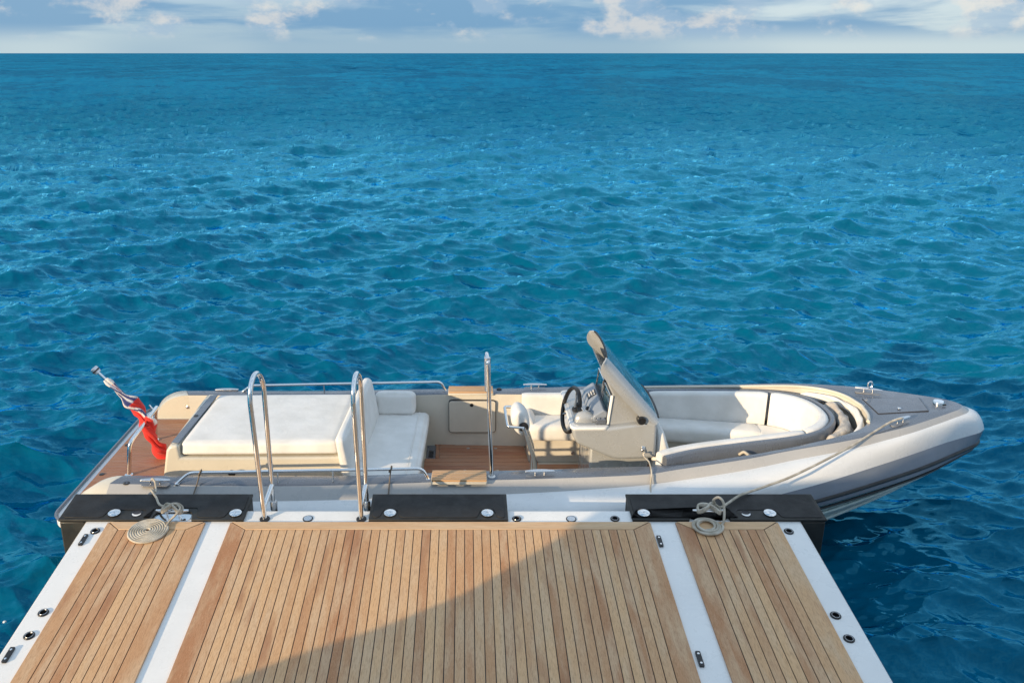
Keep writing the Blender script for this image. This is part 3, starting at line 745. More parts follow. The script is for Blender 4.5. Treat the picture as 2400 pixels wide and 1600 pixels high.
p = run(U[idx(1.70):]).copy(); p[:, 2] = np.linspace(p[0, 2], p[-1, 2], len(p)) * 0 + p[:, 2]
mb = MB(); sweep(mb, p, [(-.045, -.30), (.010, -.30), (.010, -.022), (-.004, -.004), (-.030, -.004), (-.045, -.022)]); mb.build('seat_shell', 'boat_grey', boat, smooth=40)
def seat_piece(x0, x1, y_in0, y_in1, name='seat_cushion'):
    n = 14; lo = []; 
    bx = np.linspace(x0, x1, n)
    hf = int(np.argmax(U[:, 0])); yo = np.interp(bx, U[:hf, 0], U[:hf, 1]) - .10
    yi = np.linspace(y_in0, y_in1, n)
    rs = []
    for x, a, b in zip(bx, yi, yo):
        prof = rounded_rect(a, b, .435, .600, .055, 5); rs.append([(x, q[0], q[1] + .008 * math.sin(math.pi * (q[0] - a) / (b - a)) * (q[1] > .5)) for q in prof])
    def sh(r, dx, k):
        c = np.mean(np.array(r), axis=0); return [tuple(c + (np.array(q) - c) * (1, k, k) + (dx, 0, 0)) for q in r]
    rs = [sh(rs[0], -.012, .90), sh(rs[0], -.004, .975)] + rs + [sh(rs[-1], .004, .975), sh(rs[-1], .012, .90)]
    MB().rings(rs).build(name, 'upholstery', boat, smooth=55)
    MB().add([], []) 
seat_piece(.60, 1.76, 7.27, 7.27); seat_piece(1.79, 2.71, 7.27, 7.12)
# raised aft end of the far seat
mb = cushion(MB(), [(.545, 7.30, .50), (.70, 7.27, .50), (.70, 7.60, .50), (.545, 7.60, .50), (.555, 7.33, .65), (.64, 7.34, .645), (.64, 7.60, .66), (.555, 7.60, .66)], .04, .006, 10)
mb.build('seat_end', 'upholstery', boat, smooth=60)
inn = []
for i in range(idx(2.73), idx(2.60, False)):
    t = U[i + 1] - U[i - 1]; t = t[:2] / np.linalg.norm(t[:2]); inn.append((U[i, 0] + t[1] * .10, U[i, 1] - t[0] * .10))
inn = [q for q in inn if q[0] < 3.2][::2]
MB().prism(inn, lambda q: (*q, .435), lambda q: (*q, .600)).build('bow_cushion', 'upholstery', boat, smooth=60, bevel=.04, bseg=4)
nb = [(2.58, 6.53), (1.75, 6.33), (1.75, 6.62), (2.58, 6.86)]
MB().prism(nb, lambda q: (*q, .435), lambda q: (*q, .600)).build('seat_cushion', 'upholstery', boat, smooth=60, bevel=.045, bseg=4)
MB().prism([(.60, 7.33), (1.9, 7.33), (2.70, 7.17), (2.62, 6.82), (1.76, 6.57), (1.76, 6.34), (2.6, 6.50), (2.95, 6.72), (3.0, 7.05), (2.75, 7.38), (1.9, 7.56), (.60, 7.60)], lambda q: (*q, .2036), lambda q: (*q, .432)).build('seat_base', 'liner_grey', boat, bevel=.006)
for x in (1.02, 1.36): MB().lathe([(.017, 0), (.017, .004), (.011, .005), (.0001, .002)], (x, 7.329, .30), (0, -1, 0), 16).build('seat_latch', 'brushed_steel', boat)

# helm console
cons = MB().prism([(.885, .945), (.900, .86), (.935, .80), (1.235, .665), (1.30, .655), (1.585, .665), (1.600, .70), (1.595, 1.005), (1.19, .948)],
                  lambda q: (q[0], 6.475, q[1]), lambda q: (q[0], 7.285, q[1])).build('console', 'console_grey', boat, bevel=.028, bseg=4)
MB().prism([(1.06, .2036), (1.56, .2036), (1.56, .68), (1.06, .75)], lambda q: (q[0], 6.56, q[1]), lambda q: (q[0], 7.21, q[1])).build('pedestal', 'console_grey', cons, bevel=.02)
MB().prism(rounded_rect(.875, 1.195, 6.462, 7.298, .05, 4), lambda q: (*q, .930), lambda q: (*q, .958)).build('dash_rim', 'gelcoat_white', cons, bevel=.008)
MB().prism(rounded_rect(.91, 1.20, 6.50, 7.262, .04, 4), lambda q: (*q, .9582), lambda q: (*q, .963)).build('dash_shelf', 'console_grey', cons)
MB().prism([(1.196, .945), (1.222, 1.215), (1.150, 1.36), (1.135, 1.405), (1.56, 1.010), (1.58, .985)], lambda q: (q[0], 6.535, q[1]), lambda q: (q[0], 7.225, q[1])).build('binnacle', 'console_grey', cons, bevel=.018, bseg=3)
MB().hexa([(1.178, 6.525, .950), (1.200, 6.521, .950), (1.200, 6.545, .950), (1.178, 6.545, .950), (1.203, 6.525, 1.215), (1.226, 6.521, 1.215), (1.226, 6.545, 1.215), (1.203, 6.545, 1.215)]).build('edge_trim', 'gelcoat_white', cons, bevel=.006)
for y0, y1 in ((6.56, 6.84), (6.90, 7.20)):
    def dp(y, h, o): return (1.196 + (h - .945) * .096 - o, y, h)
    fr = MB().prism(rounded_rect(y0, y1, .985, 1.205, .02, 3), lambda q: dp(q[0], q[1], -.01), lambda q: dp(q[0], q[1], .014)).build('display', 'black_plastic', cons, bevel=.003)
    MB().prism(rounded_rect(y0 + .02, y1 - .02, 1.005, 1.187, .012, 3), lambda q: dp(q[0], q[1], .010), lambda q: dp(q[0], q[1], .016)).build('screen', 'screen', fr)
    MB().tube([dp(y0 + .004, .99, .018), dp(y0 + .004, 1.20, .018)], .006, 8).build('bezel', 'chrome', fr)
    MB().tube([dp(y1 - .004, .99, .018), dp(y1 - .004, 1.20, .018)], .006, 8).build('bezel', 'chrome', fr)
    MB().tube([dp(y0, 1.205, .018), dp(y1, 1.205, .018)], .006, 8).build('bezel', 'chrome', fr)
# grey instrument pod between wheel and displays
pod = MB().prism([(1.055, .9632), (1.185, .9632), (1.198, 1.045), (1.155, 1.075), (1.075, 1.02)], lambda q: (q[0], 6.56, q[1]), lambda q: (q[0], 7.20, q[1])).build('instrument_pod', 'pod_grey', cons, bevel=.012, bseg=3)
kp = MB().hexa([(1.078, 6.92, 1.022), (1.150, 6.92, 1.0715), (1.150, 7.03, 1.0715), (1.078, 7.03, 1.022), (1.076, 6.92, 1.026), (1.147, 6.92, 1.0755), (1.147, 7.03, 1.0755), (1.076, 7.03, 1.026)]).build('keypad', 'black_plastic', pod)
for i in range(4):
    for j in range(3):
        t = .2 + .27 * j; x = 1.077 + .072 * t; zc = 1.0255 + .050 * t; y = 6.932 + i * .026
        MB().hexa([(x - .004, y - .006, zc), (x + .006, y - .006, zc + .007), (x + .006, y + .006, zc + .007), (x - .004, y + .006, zc), (x - .0055, y - .006, zc + .0035), (x + .0045, y - .006, zc + .0105), (x + .0045, y + .006, zc + .0105), (x - .0055, y + .006, zc + .0035)]).build('key', 'gelcoat_white', kp, smooth=0)
sw = MB().box(1.09, 1.175, 6.515, 6.56, .963, 1.005).build('switch_box', 'boat_grey', cons, bevel=.006)
for x in (1.112, 1.148): MB().box(x - .012, x + .012, 6.520, 6.548, 1.0052, 1.012).build('switch', 'brushed_steel', sw, bevel=.002)
for y in (6.70, 6.80): MB().lathe([(.018, 0), (.018, .012), (.014, .016), (.0001, .016)], (1.06, y, .985), (-.8, 0, .5), 16).build('dial', 'black_plastic', cons)
# throttle
MB().rings([[(1.005 + .098 * math.cos(u) * math.sin(t), 6.60 + .10 * math.sin(t) * math.sin(u) * .55, .9632 + .085 * max(0, math.cos(t))) for u in np.linspace(0, 2 * math.pi, 28, endpoint=False)] for t in np.linspace(.02, math.pi / 2, 9)], True, True).build('throttle_base', 'console_grey', cons, smooth=60)
MB().tube([(1.01, 6.62, 1.03), (.965, 6.64, 1.075)], .009, 10).build('throttle_lever', 'chrome', cons)
MB().lathe([(.0001, -.024), (.014, -.021), (.022, -.010), (.024, 0), (.022, .010), (.014, .021), (.0001, .024)], (.957, 6.645, 1.085), (0, 0, 1), 18).build('throttle_knob', 'black_plastic', cons)
# steering wheel
wc = Vector((.915, 6.80, .972)); ax = Vector((-.955, -.17, .235)).normalized()
wu = ax.cross(Vector((0, 0, 1))).normalized(); wv = wu.cross(ax)
def wp(a, r, o=0): return wc + (wu * math.cos(a) + wv * math.sin(a)) * r + ax * o
whl = MB().tube([wp(a, .192) for a in np.linspace(0, 2 * math.pi, 56, endpoint=False)], .0185, 14, closed=True).build('steering_wheel', 'black_plastic', cons)
for a in (R(90), R(215), R(325)): MB().tube([wp(a, .03, -.03), wp(a, .10, -.022), wp(a, .18, 0)], .009, 10, radii=[.013, .011, .008]).build('spoke', 'chrome', whl)
MB().lathe([(.0001, .012), (.03, .008), (.042, -.01), (.042, -.03), (.02, -.045), (.02, -.20)], wc - ax * .025, ax, 22).build('wheel_hub', 'black_plastic', whl)
# raked windscreen: glass in the middle, curved painted wings
def scr(s_, y):     # s_ along the rake 0..1, y offset from centre
    P0 = Vector((1.598, 0, 1.030)); P1 = Vector((1.150, 0, 1.545))
    d = (P1 - P0); nrm = Vector((-.755, 0, -.655))
    a = abs(y); k = 0
    hw = .40 - .015 * s_
    c = P0 + d * s_
    front = .05 * (1 - (min(a, hw) / hw) ** 2)
    off = -front * .5
    yy = y
    if a > .33:
        t = (a - .33) / .12     # 0..1 round the curve, beyond that down the flank
        th = min(t, 1) * R(90)
        rad = .088; yy = math.copysign(.33 + rad * math.sin(th), y)
        off = -.05 * .5 * (1 - (.33 / hw) ** 2) + rad * (1 - math.cos(th))
        cut = 1.0
        if s_ > .86: cut = math.sqrt(max(0, 1 - ((s_ - .86) / .15) ** 2))
        if s_ < .10: cut = math.sqrt(max(0, 1 - ((.10 - s_) / .16) ** 2))
        off = off * (.35 + .65 * cut)
        if t > 1: off += (t - 1) * (.055 + .035 * s_) * cut
    return Vector((c.x, YC - .01 + yy, c.z)) + nrm * off
def scr_patch(ys, ss, th, name, mat, par):
    mb = MB(); fr = [[scr(s_, y) for y in ys] for s_ in ss]
    bk = []
    for s_ in ss:
        row = []
        for y in ys:
            e = .004; a = scr(s_ + e, y) - scr(s_ - e, y); b = scr(s_, y + e) - scr(s_, y - e); n_ = a.cross(b).normalized(); row.append(scr(s_, y) + n_ * th)
        bk.append(row)
    n = len(ys); m_ = len(ss); v = [q for r in fr for q in r] + [q for r in bk for q in r]; f = []; o = n * m_
    for i in range(m_ - 1):
        for j in range(n - 1):
            a = i * n + j; f.append((a, a + 1, a + n + 1, a + n)); f.append((o + a, o + a + n, o + a + n + 1, o + a + 1))
    for i in range(m_ - 1):
        for j in (0, n - 1): a = i * n + j; f.append((a, a + n, o + a + n, o + a))
    for j in range(n - 1):
        for i in (0, m_ - 1): a = i * n + j; f.append((a, a + 1, o + a + 1, o + a))
    return mb.add(v, f).build(name, mat, par, smooth=50)
scr_patch(np.linspace(-.345, .345, 17), np.linspace(.0, .985, 16), .006, 'windscreen_glass', 'tinted_glass', cons)
for sg in (-1, 1):
    ys = sg * np.concatenate([np.linspace(.335, .45, 13), np.linspace(.46, .50, 4)])
    scr_patch(ys, np.concatenate([np.linspace(-.035, .84, 15), np.linspace(.87, 1.005, 9)]), .012, 'windscreen_wing', 'console_grey', cons)
MB().tube([scr(1.0, y) for y in np.linspace(-.34, .34, 15)], .008, 8).build('screen_rail', 'black_rubber', cons)
MB().tube([scr(-.01, y) for y in np.linspace(-.36, .36, 15)], .010, 8).build('screen_gasket', 'black_rubber', cons)
MB().lathe([(.036, 0), (.036, .055), (.030, .063), (.0001, .060)], (1.455, 6.500, 1.022), (0, -1, .05), 22).build('speaker', 'black_plastic', cons)
MB().lathe([(.019, 0), (.019, .006), (.013, .010), (.009, .006), (.0001, .005)], (1.488, 6.476, .765), (0, -1, 0), 18).build('eye_plate', 'chrome', cons)
MB().tube([(1.488 + .014 * math.cos(a), 6.463, .745 + .016 * math.sin(a)) for a in np.linspace(0, 2 * math.pi, 18, endpoint=False)], .004, 8, closed=True).build('ring', 'chrome', cons)
for x, y in ((1.10, 6.62), (1.17, 6.66)): MB().lathe([(.012, 0), (.012, .05), (.018, .055), (.018, .07), (.0001, .072)], (x, y, .70), (0, 0, -1), 12).build('switch', 'black_plastic', cons)
MB().tube(bend([(1.12, 6.60, .68), (1.10, 6.58, .60), (1.13, 6.60, .52)], .04), .005, 8).build('cable', 'black_rubber', cons)
# seat in front of the console
mb = cushion(MB(), [(1.60, 6.52, .50), (1.80, 6.52, .50), (1.80, 7.22, .50), (1.60, 7.22, .50), (1.605, 6.54, .90), (1.665, 6.54, .90), (1.665, 7.20, .90), (1.605, 7.20, .90)], .04, .008, 12)
mb.build('console_seat', 'upholstery', boat, smooth=60)
# leaning post
post = MB().rings([[(.463 + rx * math.cos(u) - .020 * math.sin(u), y, 0.972 + rz * 1.02 * math.sin(u)) for u in np.linspace(0, 2 * math.pi, 36, endpoint=False)] for y, rx, rz in [(6.50, .03, .06), (6.502, .052, .085), (6.515, .068, .104), (6.54, .076, .112), (6.62, .078, .114), (6.70, .076, .112), (6.725, .068, .104), (6.738, .052, .085), (6.74, .03, .06)]]).build('leaning_bolster', 'upholstery', boat, smooth=60)
for y in (6.485, 6.755):
    MB().tube(bend([(.487, y, .945), (.525, y, .83), (.590, y, .64), (.585, y, .21)], .07), .0205, 14).build('post_leg', 'chrome', post)
    MB().lathe([(.040, 0), (.040, .012), (.028, .016), (.0001, .016)], (.487, 6.497 if y < 6.6 else 6.743, .950), (0, -1 if y < 6.6 else 1, 0), 22).build('collar', 'black_plastic', post)
MB().tube(bend([(.49, 6.485, .945), (.356, 6.485, .955), (.338, 6.755, 1.020), (.46, 6.755, 1.02)], .022), .0125, 12).build('hand_bar', 'chrome', post)
# gunwale grab rails
def rail(pts, posts, name='gunwale_rail'):
    r_ = MB().tube(bend(pts, .045), .0125, 12).build(name, 'chrome', boat)
    for a, b in posts: MB().tube([a, b], .0065, 10).build('stanchion', 'chrome', r_)
    for q in (pts[0], pts[-1]): MB().lathe([(.020, -.004), (.020, .003), (.013, .006)], q, (0, 0, 1), 14).build('foot', 'chrome', r_)
rail([(-2.235, 5.925, .728), (-2.150, 5.965, .800), (-.330, 5.985, .826), (-.288, 5.972, .742)],
     [((-1.459, 5.972, .808), (-1.457, 5.945, .722)), ((-1.031, 5.977, .815), (-1.029, 5.950, .730))])
rail([(-2.200, 7.835, .722), (-2.105, 7.815, .795), (-.235, 7.80, .840), (-.194, 7.805, .745)],
     [((-1.392, 7.812, .812), (-1.390, 7.84, .725))])
# teak step pads on both gunwales
for ys, zt in (((5.868, 6.045), .768), ((7.665, 7.825), .772)):
    x0, x1 = (-.262, .170) if ys[0] < 7 else (-.163, .275)
    sp_ = MB().prism(rounded_rect(x0, x1, ys[0], ys[1], .012, 3), lambda q: (*q, zt - .022), lambda q: (*q, zt)).build('step_pad', 'cream', boat, bevel=.004)
    ny = 5; ww = (ys[1] - ys[0] - .008) / ny
    for i in range(ny):
        a = ys[0] + .004 + ww * i; MB().box(x0 + .004, x1 - .004, a + .0018, a + ww - .0018, zt + .0003, zt + .017).build('slat', 'teak_step', sp_, bevel=.0015, bseg=1)
# boarding post by the step
bp = MB().tube(bend([(.208, 5.985, .757), (.180, 5.985, 1.46), (.170, 5.985, 1.72), (.163, 6.12, 1.735), (.168, 6.13, 1.44)], .03), .0165, 14).build('boarding_post', 'chrome', boat)
MB().tube([(.1735, 6.005, 1.47), (.166, 6.005, 1.735)], .024, 16).build('grip', 'brushed_steel', bp)
MB().lathe([(.030, 0), (.030, .006), (.018, .012)], (.208, 5.985, .755), (0, 0, 1), 18).build('foot', 'gelcoat_white', bp)
MB().lathe([(.026, 0), (.026, .01), (.017, .016), (.0001, .012)], (.335, 7.80, .757), (0, 0, 1), 18).build('rail_socket', 'black_plastic', boat)
for x, y, zz in ((-2.632, 5.935, .724), (-2.58, 7.80, .724)):
    MB().lathe([(.026, 0), (.026, .005), (.017, .007), (.0001, .002)], (x, y, zz), (0, 0, 1), 18).build('deck_filler', 'black_plastic', boat)
# cleats: flat base, two posts, flat horn
def cleat(x, y, zz, yaw, L=.115, lift=1.0):
    c, s_ = math.cos(yaw), math.sin(yaw)
    def T(a, b, h): return (x + a * c - b * s_, y + a * s_ + b * c, zz + h)
    o = MB().prism(rounded_rect(-L * .95, L * .95, -.028, .028, .022, 4), lambda q: T(*q, -.004), lambda q: T(*q, .006)).build('cleat', 'hull_trim', boat, bevel=.002)
    for a in (-.036, .036): MB().lathe([(.009, 0), (.0075, .015 * lift), (.0085, .038 * lift)], T(a, 0, .004), (0, 0, 1), 12).build('post', 'chrome', o)
    pts = []
    mb = MB(); rs = []
    for u in np.linspace(-1, 1, 13):
        wd_ = .022 * (1 - .45 * u * u); h = .045 * lift - .004 * u * u
        rs.append([T(u * L, b, h + k) for b, k in ((-wd_, -.003), (wd_, -.003), (wd_ * .9, .005), (-wd_ * .9, .005))])
    mb.rings(rs).build('horn', 'brushed_steel', o, bevel=.002)
cleat(-2.395, 5.905, .726, .0); cleat(.585, 5.995, .757, .03); cleat(3.625, 6.52, .968, .50)
cleat(-2.36, 7.86, .722, .0, .115, .35); cleat(.69, 7.83, .757, -.02); cleat(3.655, 7.185, .970, -.40)
# small pulley block on the far bow cleat
MB().tube([(3.66 + .02 * math.cos(a), 7.18, 1.055 + .028 * math.sin(a)) for a in np.linspace(0, 2 * math.pi, 16, endpoint=False)], .008, 8, closed=True).build('shackle', 'chrome', boat)
# foredeck hatch, latch and bow light
hp = [(3.545, 7.055), (3.535, 6.72), (3.975, 6.74), (4.035, 7.03)]
def inset(poly, k):
    c = np.mean(np.array(poly), axis=0); return [tuple(c + (np.array(q) - c) * k) for q in poly]
def zdeck(q): return .9605 + .026 * min(1, max(0, (q[0] - 3.47) / .6))
MB().prism(hp, lambda q: (*q, .93), lambda q: (*q, zdeck(q) + .0080)).build('hatch_gap', 'dark_cavity', boat)
MB().prism(inset(hp, .986), lambda q: (*q, .93), lambda q: (*q, zdeck(q) + .0095)).build('foredeck_hatch', 'boat_grey', boat, bevel=.002)
MB().lathe([(.016, 0), (.016, .004), (.0001, .006)], (3.745, 6.79, .990), (0, 0, 1), 16).build('hatch_latch', 'chrome', boat)
bl = MB().lathe([(.045, -.01), (.045, .030), (.040, .036), (.0001, .037)], (4.13, 6.885, .985), (0, 0, 1), 24).build('bow_light', 'chrome', boat)
MB().prism(rounded_rect(-.02, .02, .008, .02, .004, 2), lambda q: (4.13 + q[0] + .028, 6.885 - .0345, .985 + q[1]), lambda q: (4.13 + q[0] + .028, 6.885 - .0425, .985 + q[1])).build('lens', 'black_plastic', bl)
# stern handle that carries the flag staff
sh_ = MB().tube(bend([(-2.855, 6.505, .495), (-2.815, 6.51, .79), (-2.765, 6.60, .86), (-2.785, 7.13, .865), (-2.83, 7.19, .80), (-2.870, 7.20, .495)], .07, 8), .0185, 14).build('stern_handle', 'chrome', boat)
for q in ((-2.855, 6.505, .498), (-2.870, 7.20, .498)): MB().lathe([(.036, 0), (.034, .006), (.019, .012)], q, (0, 0, 1), 18).build('foot', 'chrome', sh_)
MB().tube([(-2.79, 7.02, .885), (-2.815, 7.02, .925)], .010, 10).build('clamp_screw', 'chrome', sh_)

# ------------------------------------------------------------------ things aboard
staff = empty('flag_staff', (-2.775, 6.85, .868), 'short steel flag staff leaning aft from the stern handle', 'flagpole')
PB0, PB1 = Vector((-2.775, 6.85, .874)), Vector((-3.150, 6.85, 1.300)); pd = (PB1 - PB0).normalized()
MB().tube([PB0 - pd * .03, PB1], .0125, 14).build('pole', 'chrome', staff)
MB().lathe([(.014, 0), (.030, .004), (.030, .016), (.034, .018), (.034, .056), (.028, .062), (.0001, .064)], PB1 - pd * .01, pd, 24).build('stern_light', 'brushed_steel', staff)
MB().lathe([(.0345, 0), (.0345, .014)], PB1 + pd * .012, pd, 24).build('lens_band', 'black_plastic', staff)
# furled flag: twisted cloth round the staff, its fly end trailing on the teak
def make_flag():
    ctrl = [(PB1 - pd * .085, .016), (PB1 - pd * .14, .021), (PB1 - pd * .22, .026), (PB1 - pd * .31, .034), (PB1 - pd * .39, .044), (PB1 - pd * .47, .052),
            (Vector((-2.795, 6.815, .885)), .050), (Vector((-2.752, 6.79, .800)), .046), (Vector((-2.728, 6.80, .70)), .043), (Vector((-2.700, 6.815, .60)), .048), (Vector((-2.655, 6.83, .535)), .040), (Vector((-2.60, 6.86, .528)), .030), (Vector((-2.545, 6.92, .545)), .022)]
    P = cr([(*c, r) for c, r in ctrl], 90)
    seg = 64; rs = []; cols = []
    rg = np.random.default_rng(4)
    for i in range(len(P)):
        t = Vector(P[min(i + 1, 89), :3] - P[max(i - 1, 0), :3]).normalized()
        u = t.cross(Vector((0, 1, 0))).normalized(); b = t.cross(u); f = i / 89
        ring = []; rc = []
        for k in range(seg):
            a = 2 * math.pi * k / seg; tw = a + f * 9.5
            fold = 1 + .34 * math.sin(3 * tw) + .16 * math.sin(5 * tw + 1.3 + 3 * f) + .10 * math.sin(9 * tw - 4 * f) + .08 * math.sin(40 * f + 2 * a)
            rr = P[i, 3] * 1.12 * fold * (.86 + .20 * math.sin(f * 24 + .6) + .10 * math.sin(f * 51))
            ring.append(Vector(P[i, :3]) + (u * math.cos(a) + b * math.sin(a) * .85) * rr)
            red = (.62, .020, .012); wht = (.72, .69, .66); blu = (.02, .03, .14)
            if f < .56:
                ph = (tw / (2 * math.pi) * 2.0) % 1.0; q = (ph + .05 * math.sin(17 * f)) % 1
                c_ = red if q < .40 else wht if q < .50 else blu if q < .65 else wht if q < .73 else red
                if f < .30: c_ = wht if q < .16 else blu if q < .40 else wht if q < .50 else red if q < .72 else wht if q < .80 else blu
                if f < .07: c_ = wht
                if f > .47 and q > .3 and q < .9: c_ = red if (q < .5 or q > .62) else wht
            else: c_ = red
            rc.append(c_)
        rs.append(ring); cols.append(rc)
    o = MB(); o.rings(rs); n0 = seg
    ob = o.build('ensign_flag', 'flag', None, smooth=70)
    me = ob.data; att = me.color_attributes.new('dye', 'FLOAT_COLOR', 'POINT')
    flat = [c for r in cols for c in r]; o0 = WP[ob.name]
    lut = {}
    for r, cc in zip(rs, cols):
        for q, c in zip(r, cc): lut[tuple(round(x, 4) for x in (q - o0))] = c
    for i, v in enumerate(me.vertices):
        att.data[i].color = (*lut.get(tuple(round(x, 4) for x in v.co), (.62, .02, .012)), 1)
    return ob
fm = NT('flag'); at_ = fm.n('ShaderNodeAttribute', attribute_name='dye')
fm.set(color=at_.outputs['Color'], rough=.8, sheen=.2); fm.bump(fm.noise(fm.pos(), 60, 4, .6).outputs[0], .4, .01)
tag(make_flag(), 'furled red ensign twisted round the flag staff, its tail on the stern teak', 'flag')

# canvas covers stuffed between the bow seat and the bow lip
def crumple(path, r, name, label, mat, seed):
    rg = np.random.default_rng(seed); P = cr(path, 60); rs = []
    ph = rg.uniform(0, 6, 8)
    for i in range(60):
        t = Vector(P[min(i + 1, 59)] - P[max(i - 1, 0)]).normalized(); u = t.cross(Vector((0, 0, 1))).normalized(); b = u.cross(t); f = i / 59
        end = min(1, min(f, 1 - f) / .06) ** .5
        rs.append([Vector(P[i]) + (u * math.cos(a) * .75 + b * math.sin(a)) * r * (.15 + .85 * end) * (1 + .15 * math.sin(3 * a + ph[0] + 8 * f) + .12 * math.sin(23 * f + ph[1] + a) + .08 * math.sin(5 * a + 37 * f + ph[2])) for a in np.linspace(0, 2 * math.pi, 24, endpoint=False)])
    return tag(MB().rings(rs).build(name, mat, None, smooth=70), label, 'cover', 'covers stowed in the bow')
crumple([(3.02, 6.47, .80), (3.19, 6.60, .83), (3.27, 6.75, .85), (3.30, 6.95, .86), (3.26, 7.15, .86)], .062, 'stowed_cover', 'rolled pale canvas cover lying against the back of the bow seat', 'canvas', 1)
crumple([(3.22, 6.47, .86), (3.34, 6.60, .88), (3.41, 6.78, .895), (3.425, 6.95, .90), (3.39, 7.12, .90), (3.28, 7.26, .895), (3.1, 7.35, .88)], .035, 'stowed_cover', 'cream towel-like cover bunched under the curved bow lip', 'upholstery', 2)
crumple([(3.17, 6.52, .72), (3.30, 6.66, .74), (3.36, 6.85, .75), (3.36, 7.05, .75), (3.25, 7.22, .75)], .075, 'stowed_cover', 'dark grey folded cover deep in the bow locker', 'hull_trim', 5)

# ------------------------------------------------------------------ ropes
def rope_obj(name, pts, r, label, mat='rope', group=None, n=None, seg=10):
    P = cr(pts, n or max(40, len(pts) * 8))
    return tag(MB().tube([tuple(q) for q in P], r, seg).build(name, mat, None, smooth=80), label, 'rope', group)
def turns(x, y, h, n, w, hh, ph=0):     # figure-of-eight turns over a cleat
    o = []
    for t in np.linspace(0, 1, n * 14):
        a = 2 * math.pi * n * t + ph
        o.append(PL(x + w * math.sin(a), y + .034 * math.sin(2 * a) + .006 * math.sin(5 * a), h + hh * t + .020 * math.cos(2 * a) + .012))
    return o
RB = .0085
# stern line
bowl = [(-2.425, 5.905, .765), (-2.40, 5.875, .795), (-2.372, 5.845, .775), (-2.345, 5.77, .750), (-2.315, 5.66, .800), (-2.29, 5.555, .872), (-2.22, 5.45, .872), (-2.155, 5.345, .868)]
bowl += turns(-2.05, 5.292, .042, 3, .070, .030)
e_ = bowl[-1]
bowl += [PL(-2.02, 5.30, .10), PL(-1.985, 5.27, .085), PL(-2.01, 5.235, .055), PL(-2.045, 5.20, .028), PL(-2.055, 5.15, .017)]
cx, cy = -2.170, 5.115
for a in np.linspace(.35, -2 * math.pi * 7.4, 190):
    rr = .1190 * (1 - (.35 - a) / (.35 + 2 * math.pi * 7.4)) + .014
    bowl.append(PL(cx + rr * math.cos(a), cy + rr * math.sin(a), TH + .0085))
rope_obj('mooring_rope', bowl, .0082, 'stern mooring rope ending in a tight flat spiral on the left teak panel', n=900)
# bow line
bl_ = [(3.66, 6.55, 1.00), (3.62, 6.50, 1.025), (3.56, 6.475, 1.022), (3.45, 6.42, 1.000), (3.0, 6.115, .925), (2.5, 5.80, .868), (2.25, 5.655, .858), (2.10, 5.555, .866), (1.98, 5.475, .872), (1.86, 5.365, .868), (1.80, 5.31, .870)]
bl_ += turns(1.708, 5.292, .042, 3, .078, .030, .6)
bl_ += [PL(1.735, 5.31, .125), PL(1.770, 5.315, .145), PL(1.800, 5.29, .12), PL(1.803, 5.25, .06), PL(1.790, 5.20, .022), PL(1.768, 5.17, .018)]
cx, cy = 1.668, 5.158
for a in np.linspace(-.1, -2 * math.pi * 4.3, 120):
    f_ = (-.1 - a) / (2 * math.pi * 4.3)
    rr = .103 - .052 * f_ + .004 * math.sin(a * .5)
    bl_.append(PL(cx + rr * math.cos(a) + .006 * math.sin(a * .31), cy + rr * .96 * math.sin(a), TH + .0098 + .011 * max(0, math.sin(a * .25 + 1.0))))
rope_obj('mooring_rope', bl_, .0092, 'bow mooring rope running to the looser coil on the right teak panel', n=760)
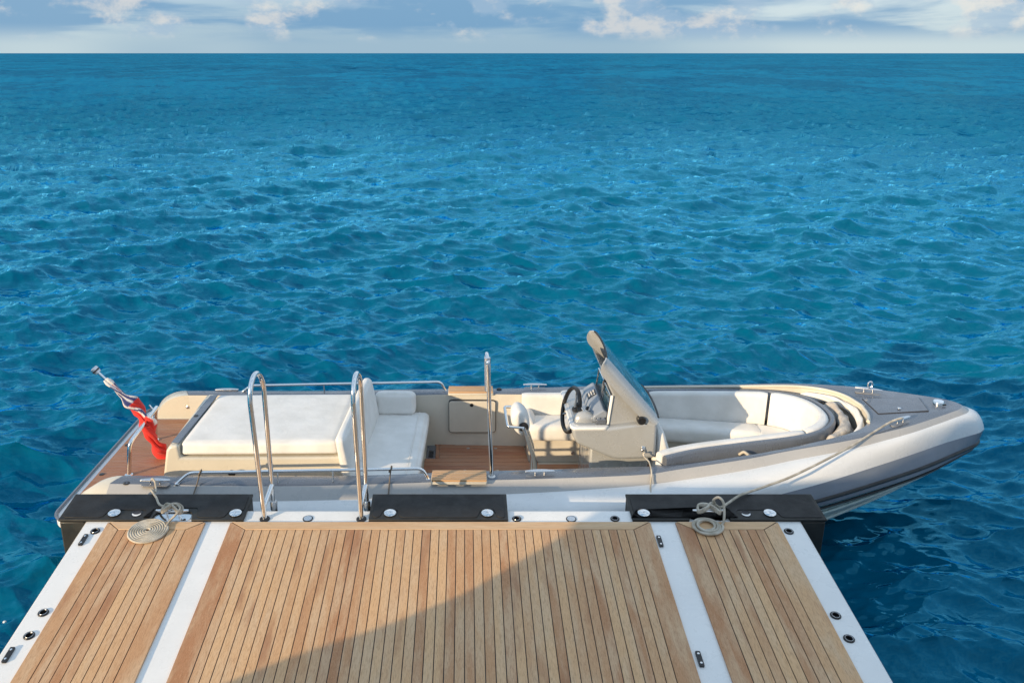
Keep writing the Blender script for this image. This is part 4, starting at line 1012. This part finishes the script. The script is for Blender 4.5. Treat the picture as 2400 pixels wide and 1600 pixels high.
# fender lines
def knot(x, y, zz, s_=.022): return [(x + s_ * math.cos(a) * .5, y + s_ * math.sin(a), zz + s_ * math.cos(a)) for a in np.linspace(0, 2 * math.pi * 2.2, 26)]
rope_obj('fender_line', knot(-2.063, 5.967, .800) + [(-2.07, 5.93, .76), (-2.075, 5.895, .728), (-2.085, 5.78, .66), (-2.09, 5.70, .58), (-2.09, 5.60, .40)], .0055, 'thin dark cord tied to the near rail beside the sunpad', 'thin_cord', n=150)
rope_obj('fender_line', knot(-.581, 5.983, .822) + [(-.583, 5.94, .775), (-.585, 5.905, .742), (-.588, 5.80, .67), (-.59, 5.70, .58), (-.59, 5.60, .40)], .0055, 'thin dark cord tied to the near rail above the middle fender', 'thin_cord', n=150)
rope_obj('fender_line', [(1.488, 6.458, .732), (1.482, 6.43, .742), (1.495, 6.42, .752), (1.478, 6.41, .738), (1.490, 6.40, .725), (1.480, 6.37, .735), (1.470, 6.20, .790), (1.462, 6.09, .815), (1.448, 5.95, .806), (1.428, 5.87, .735), (1.415, 5.76, .67), (1.40, 5.60, .45)], .0062, 'thin pale cord hanging from the steel eye on the console side', 'rope', n=120)
# stowed line along the near side of the bow seat
rope_obj('stowed_line', [(2.23, 6.285, .80), (2.26, 6.262, .832), (2.30, 6.25, .80), (2.27, 6.262, .785), (2.34, 6.255, .80), (2.55, 6.29, .825), (2.75, 6.34, .84), (2.95, 6.43, .84)], .012, 'white line stowed in the slot beside the near bow seat', n=90)

# ------------------------------------------------------------------ foam bubbles beside the stern fender
def make_foam():
    mb = MB(); rg = np.random.default_rng(9)
    n = 260
    X = -3.05 + rg.normal(0, .28, n); Y = 4.55 + rg.normal(0, .42, n)
    ok = (X < -2.72); X = X[ok]; Y = Y[ok]
    x, y, zz = sea_xyz(X, Y)
    for a, b, h in zip(x, y, zz):
        r = abs(rg.normal(.0, .011)) + .004; e = rg.uniform(.5, 1)
        ph = rg.uniform(0, 3)
        rs = [[(a + r * q * math.cos(u + ph), b + r * q * e * math.sin(u + ph), h + k) for u in np.linspace(0, 2 * math.pi, 8, endpoint=False)] for q, k in ((1, -.002), (.8, r * .5), (.3, r * .7))]
        mb.rings(rs)
    o = mb.build('sea_foam', 'foam', None, smooth=80); o['kind'] = 'stuff'; o['label'] = 'small white bubbles floating beside the stern fender'; o['category'] = 'foam'
make_foam()
print('objects', len(bpy.data.objects))
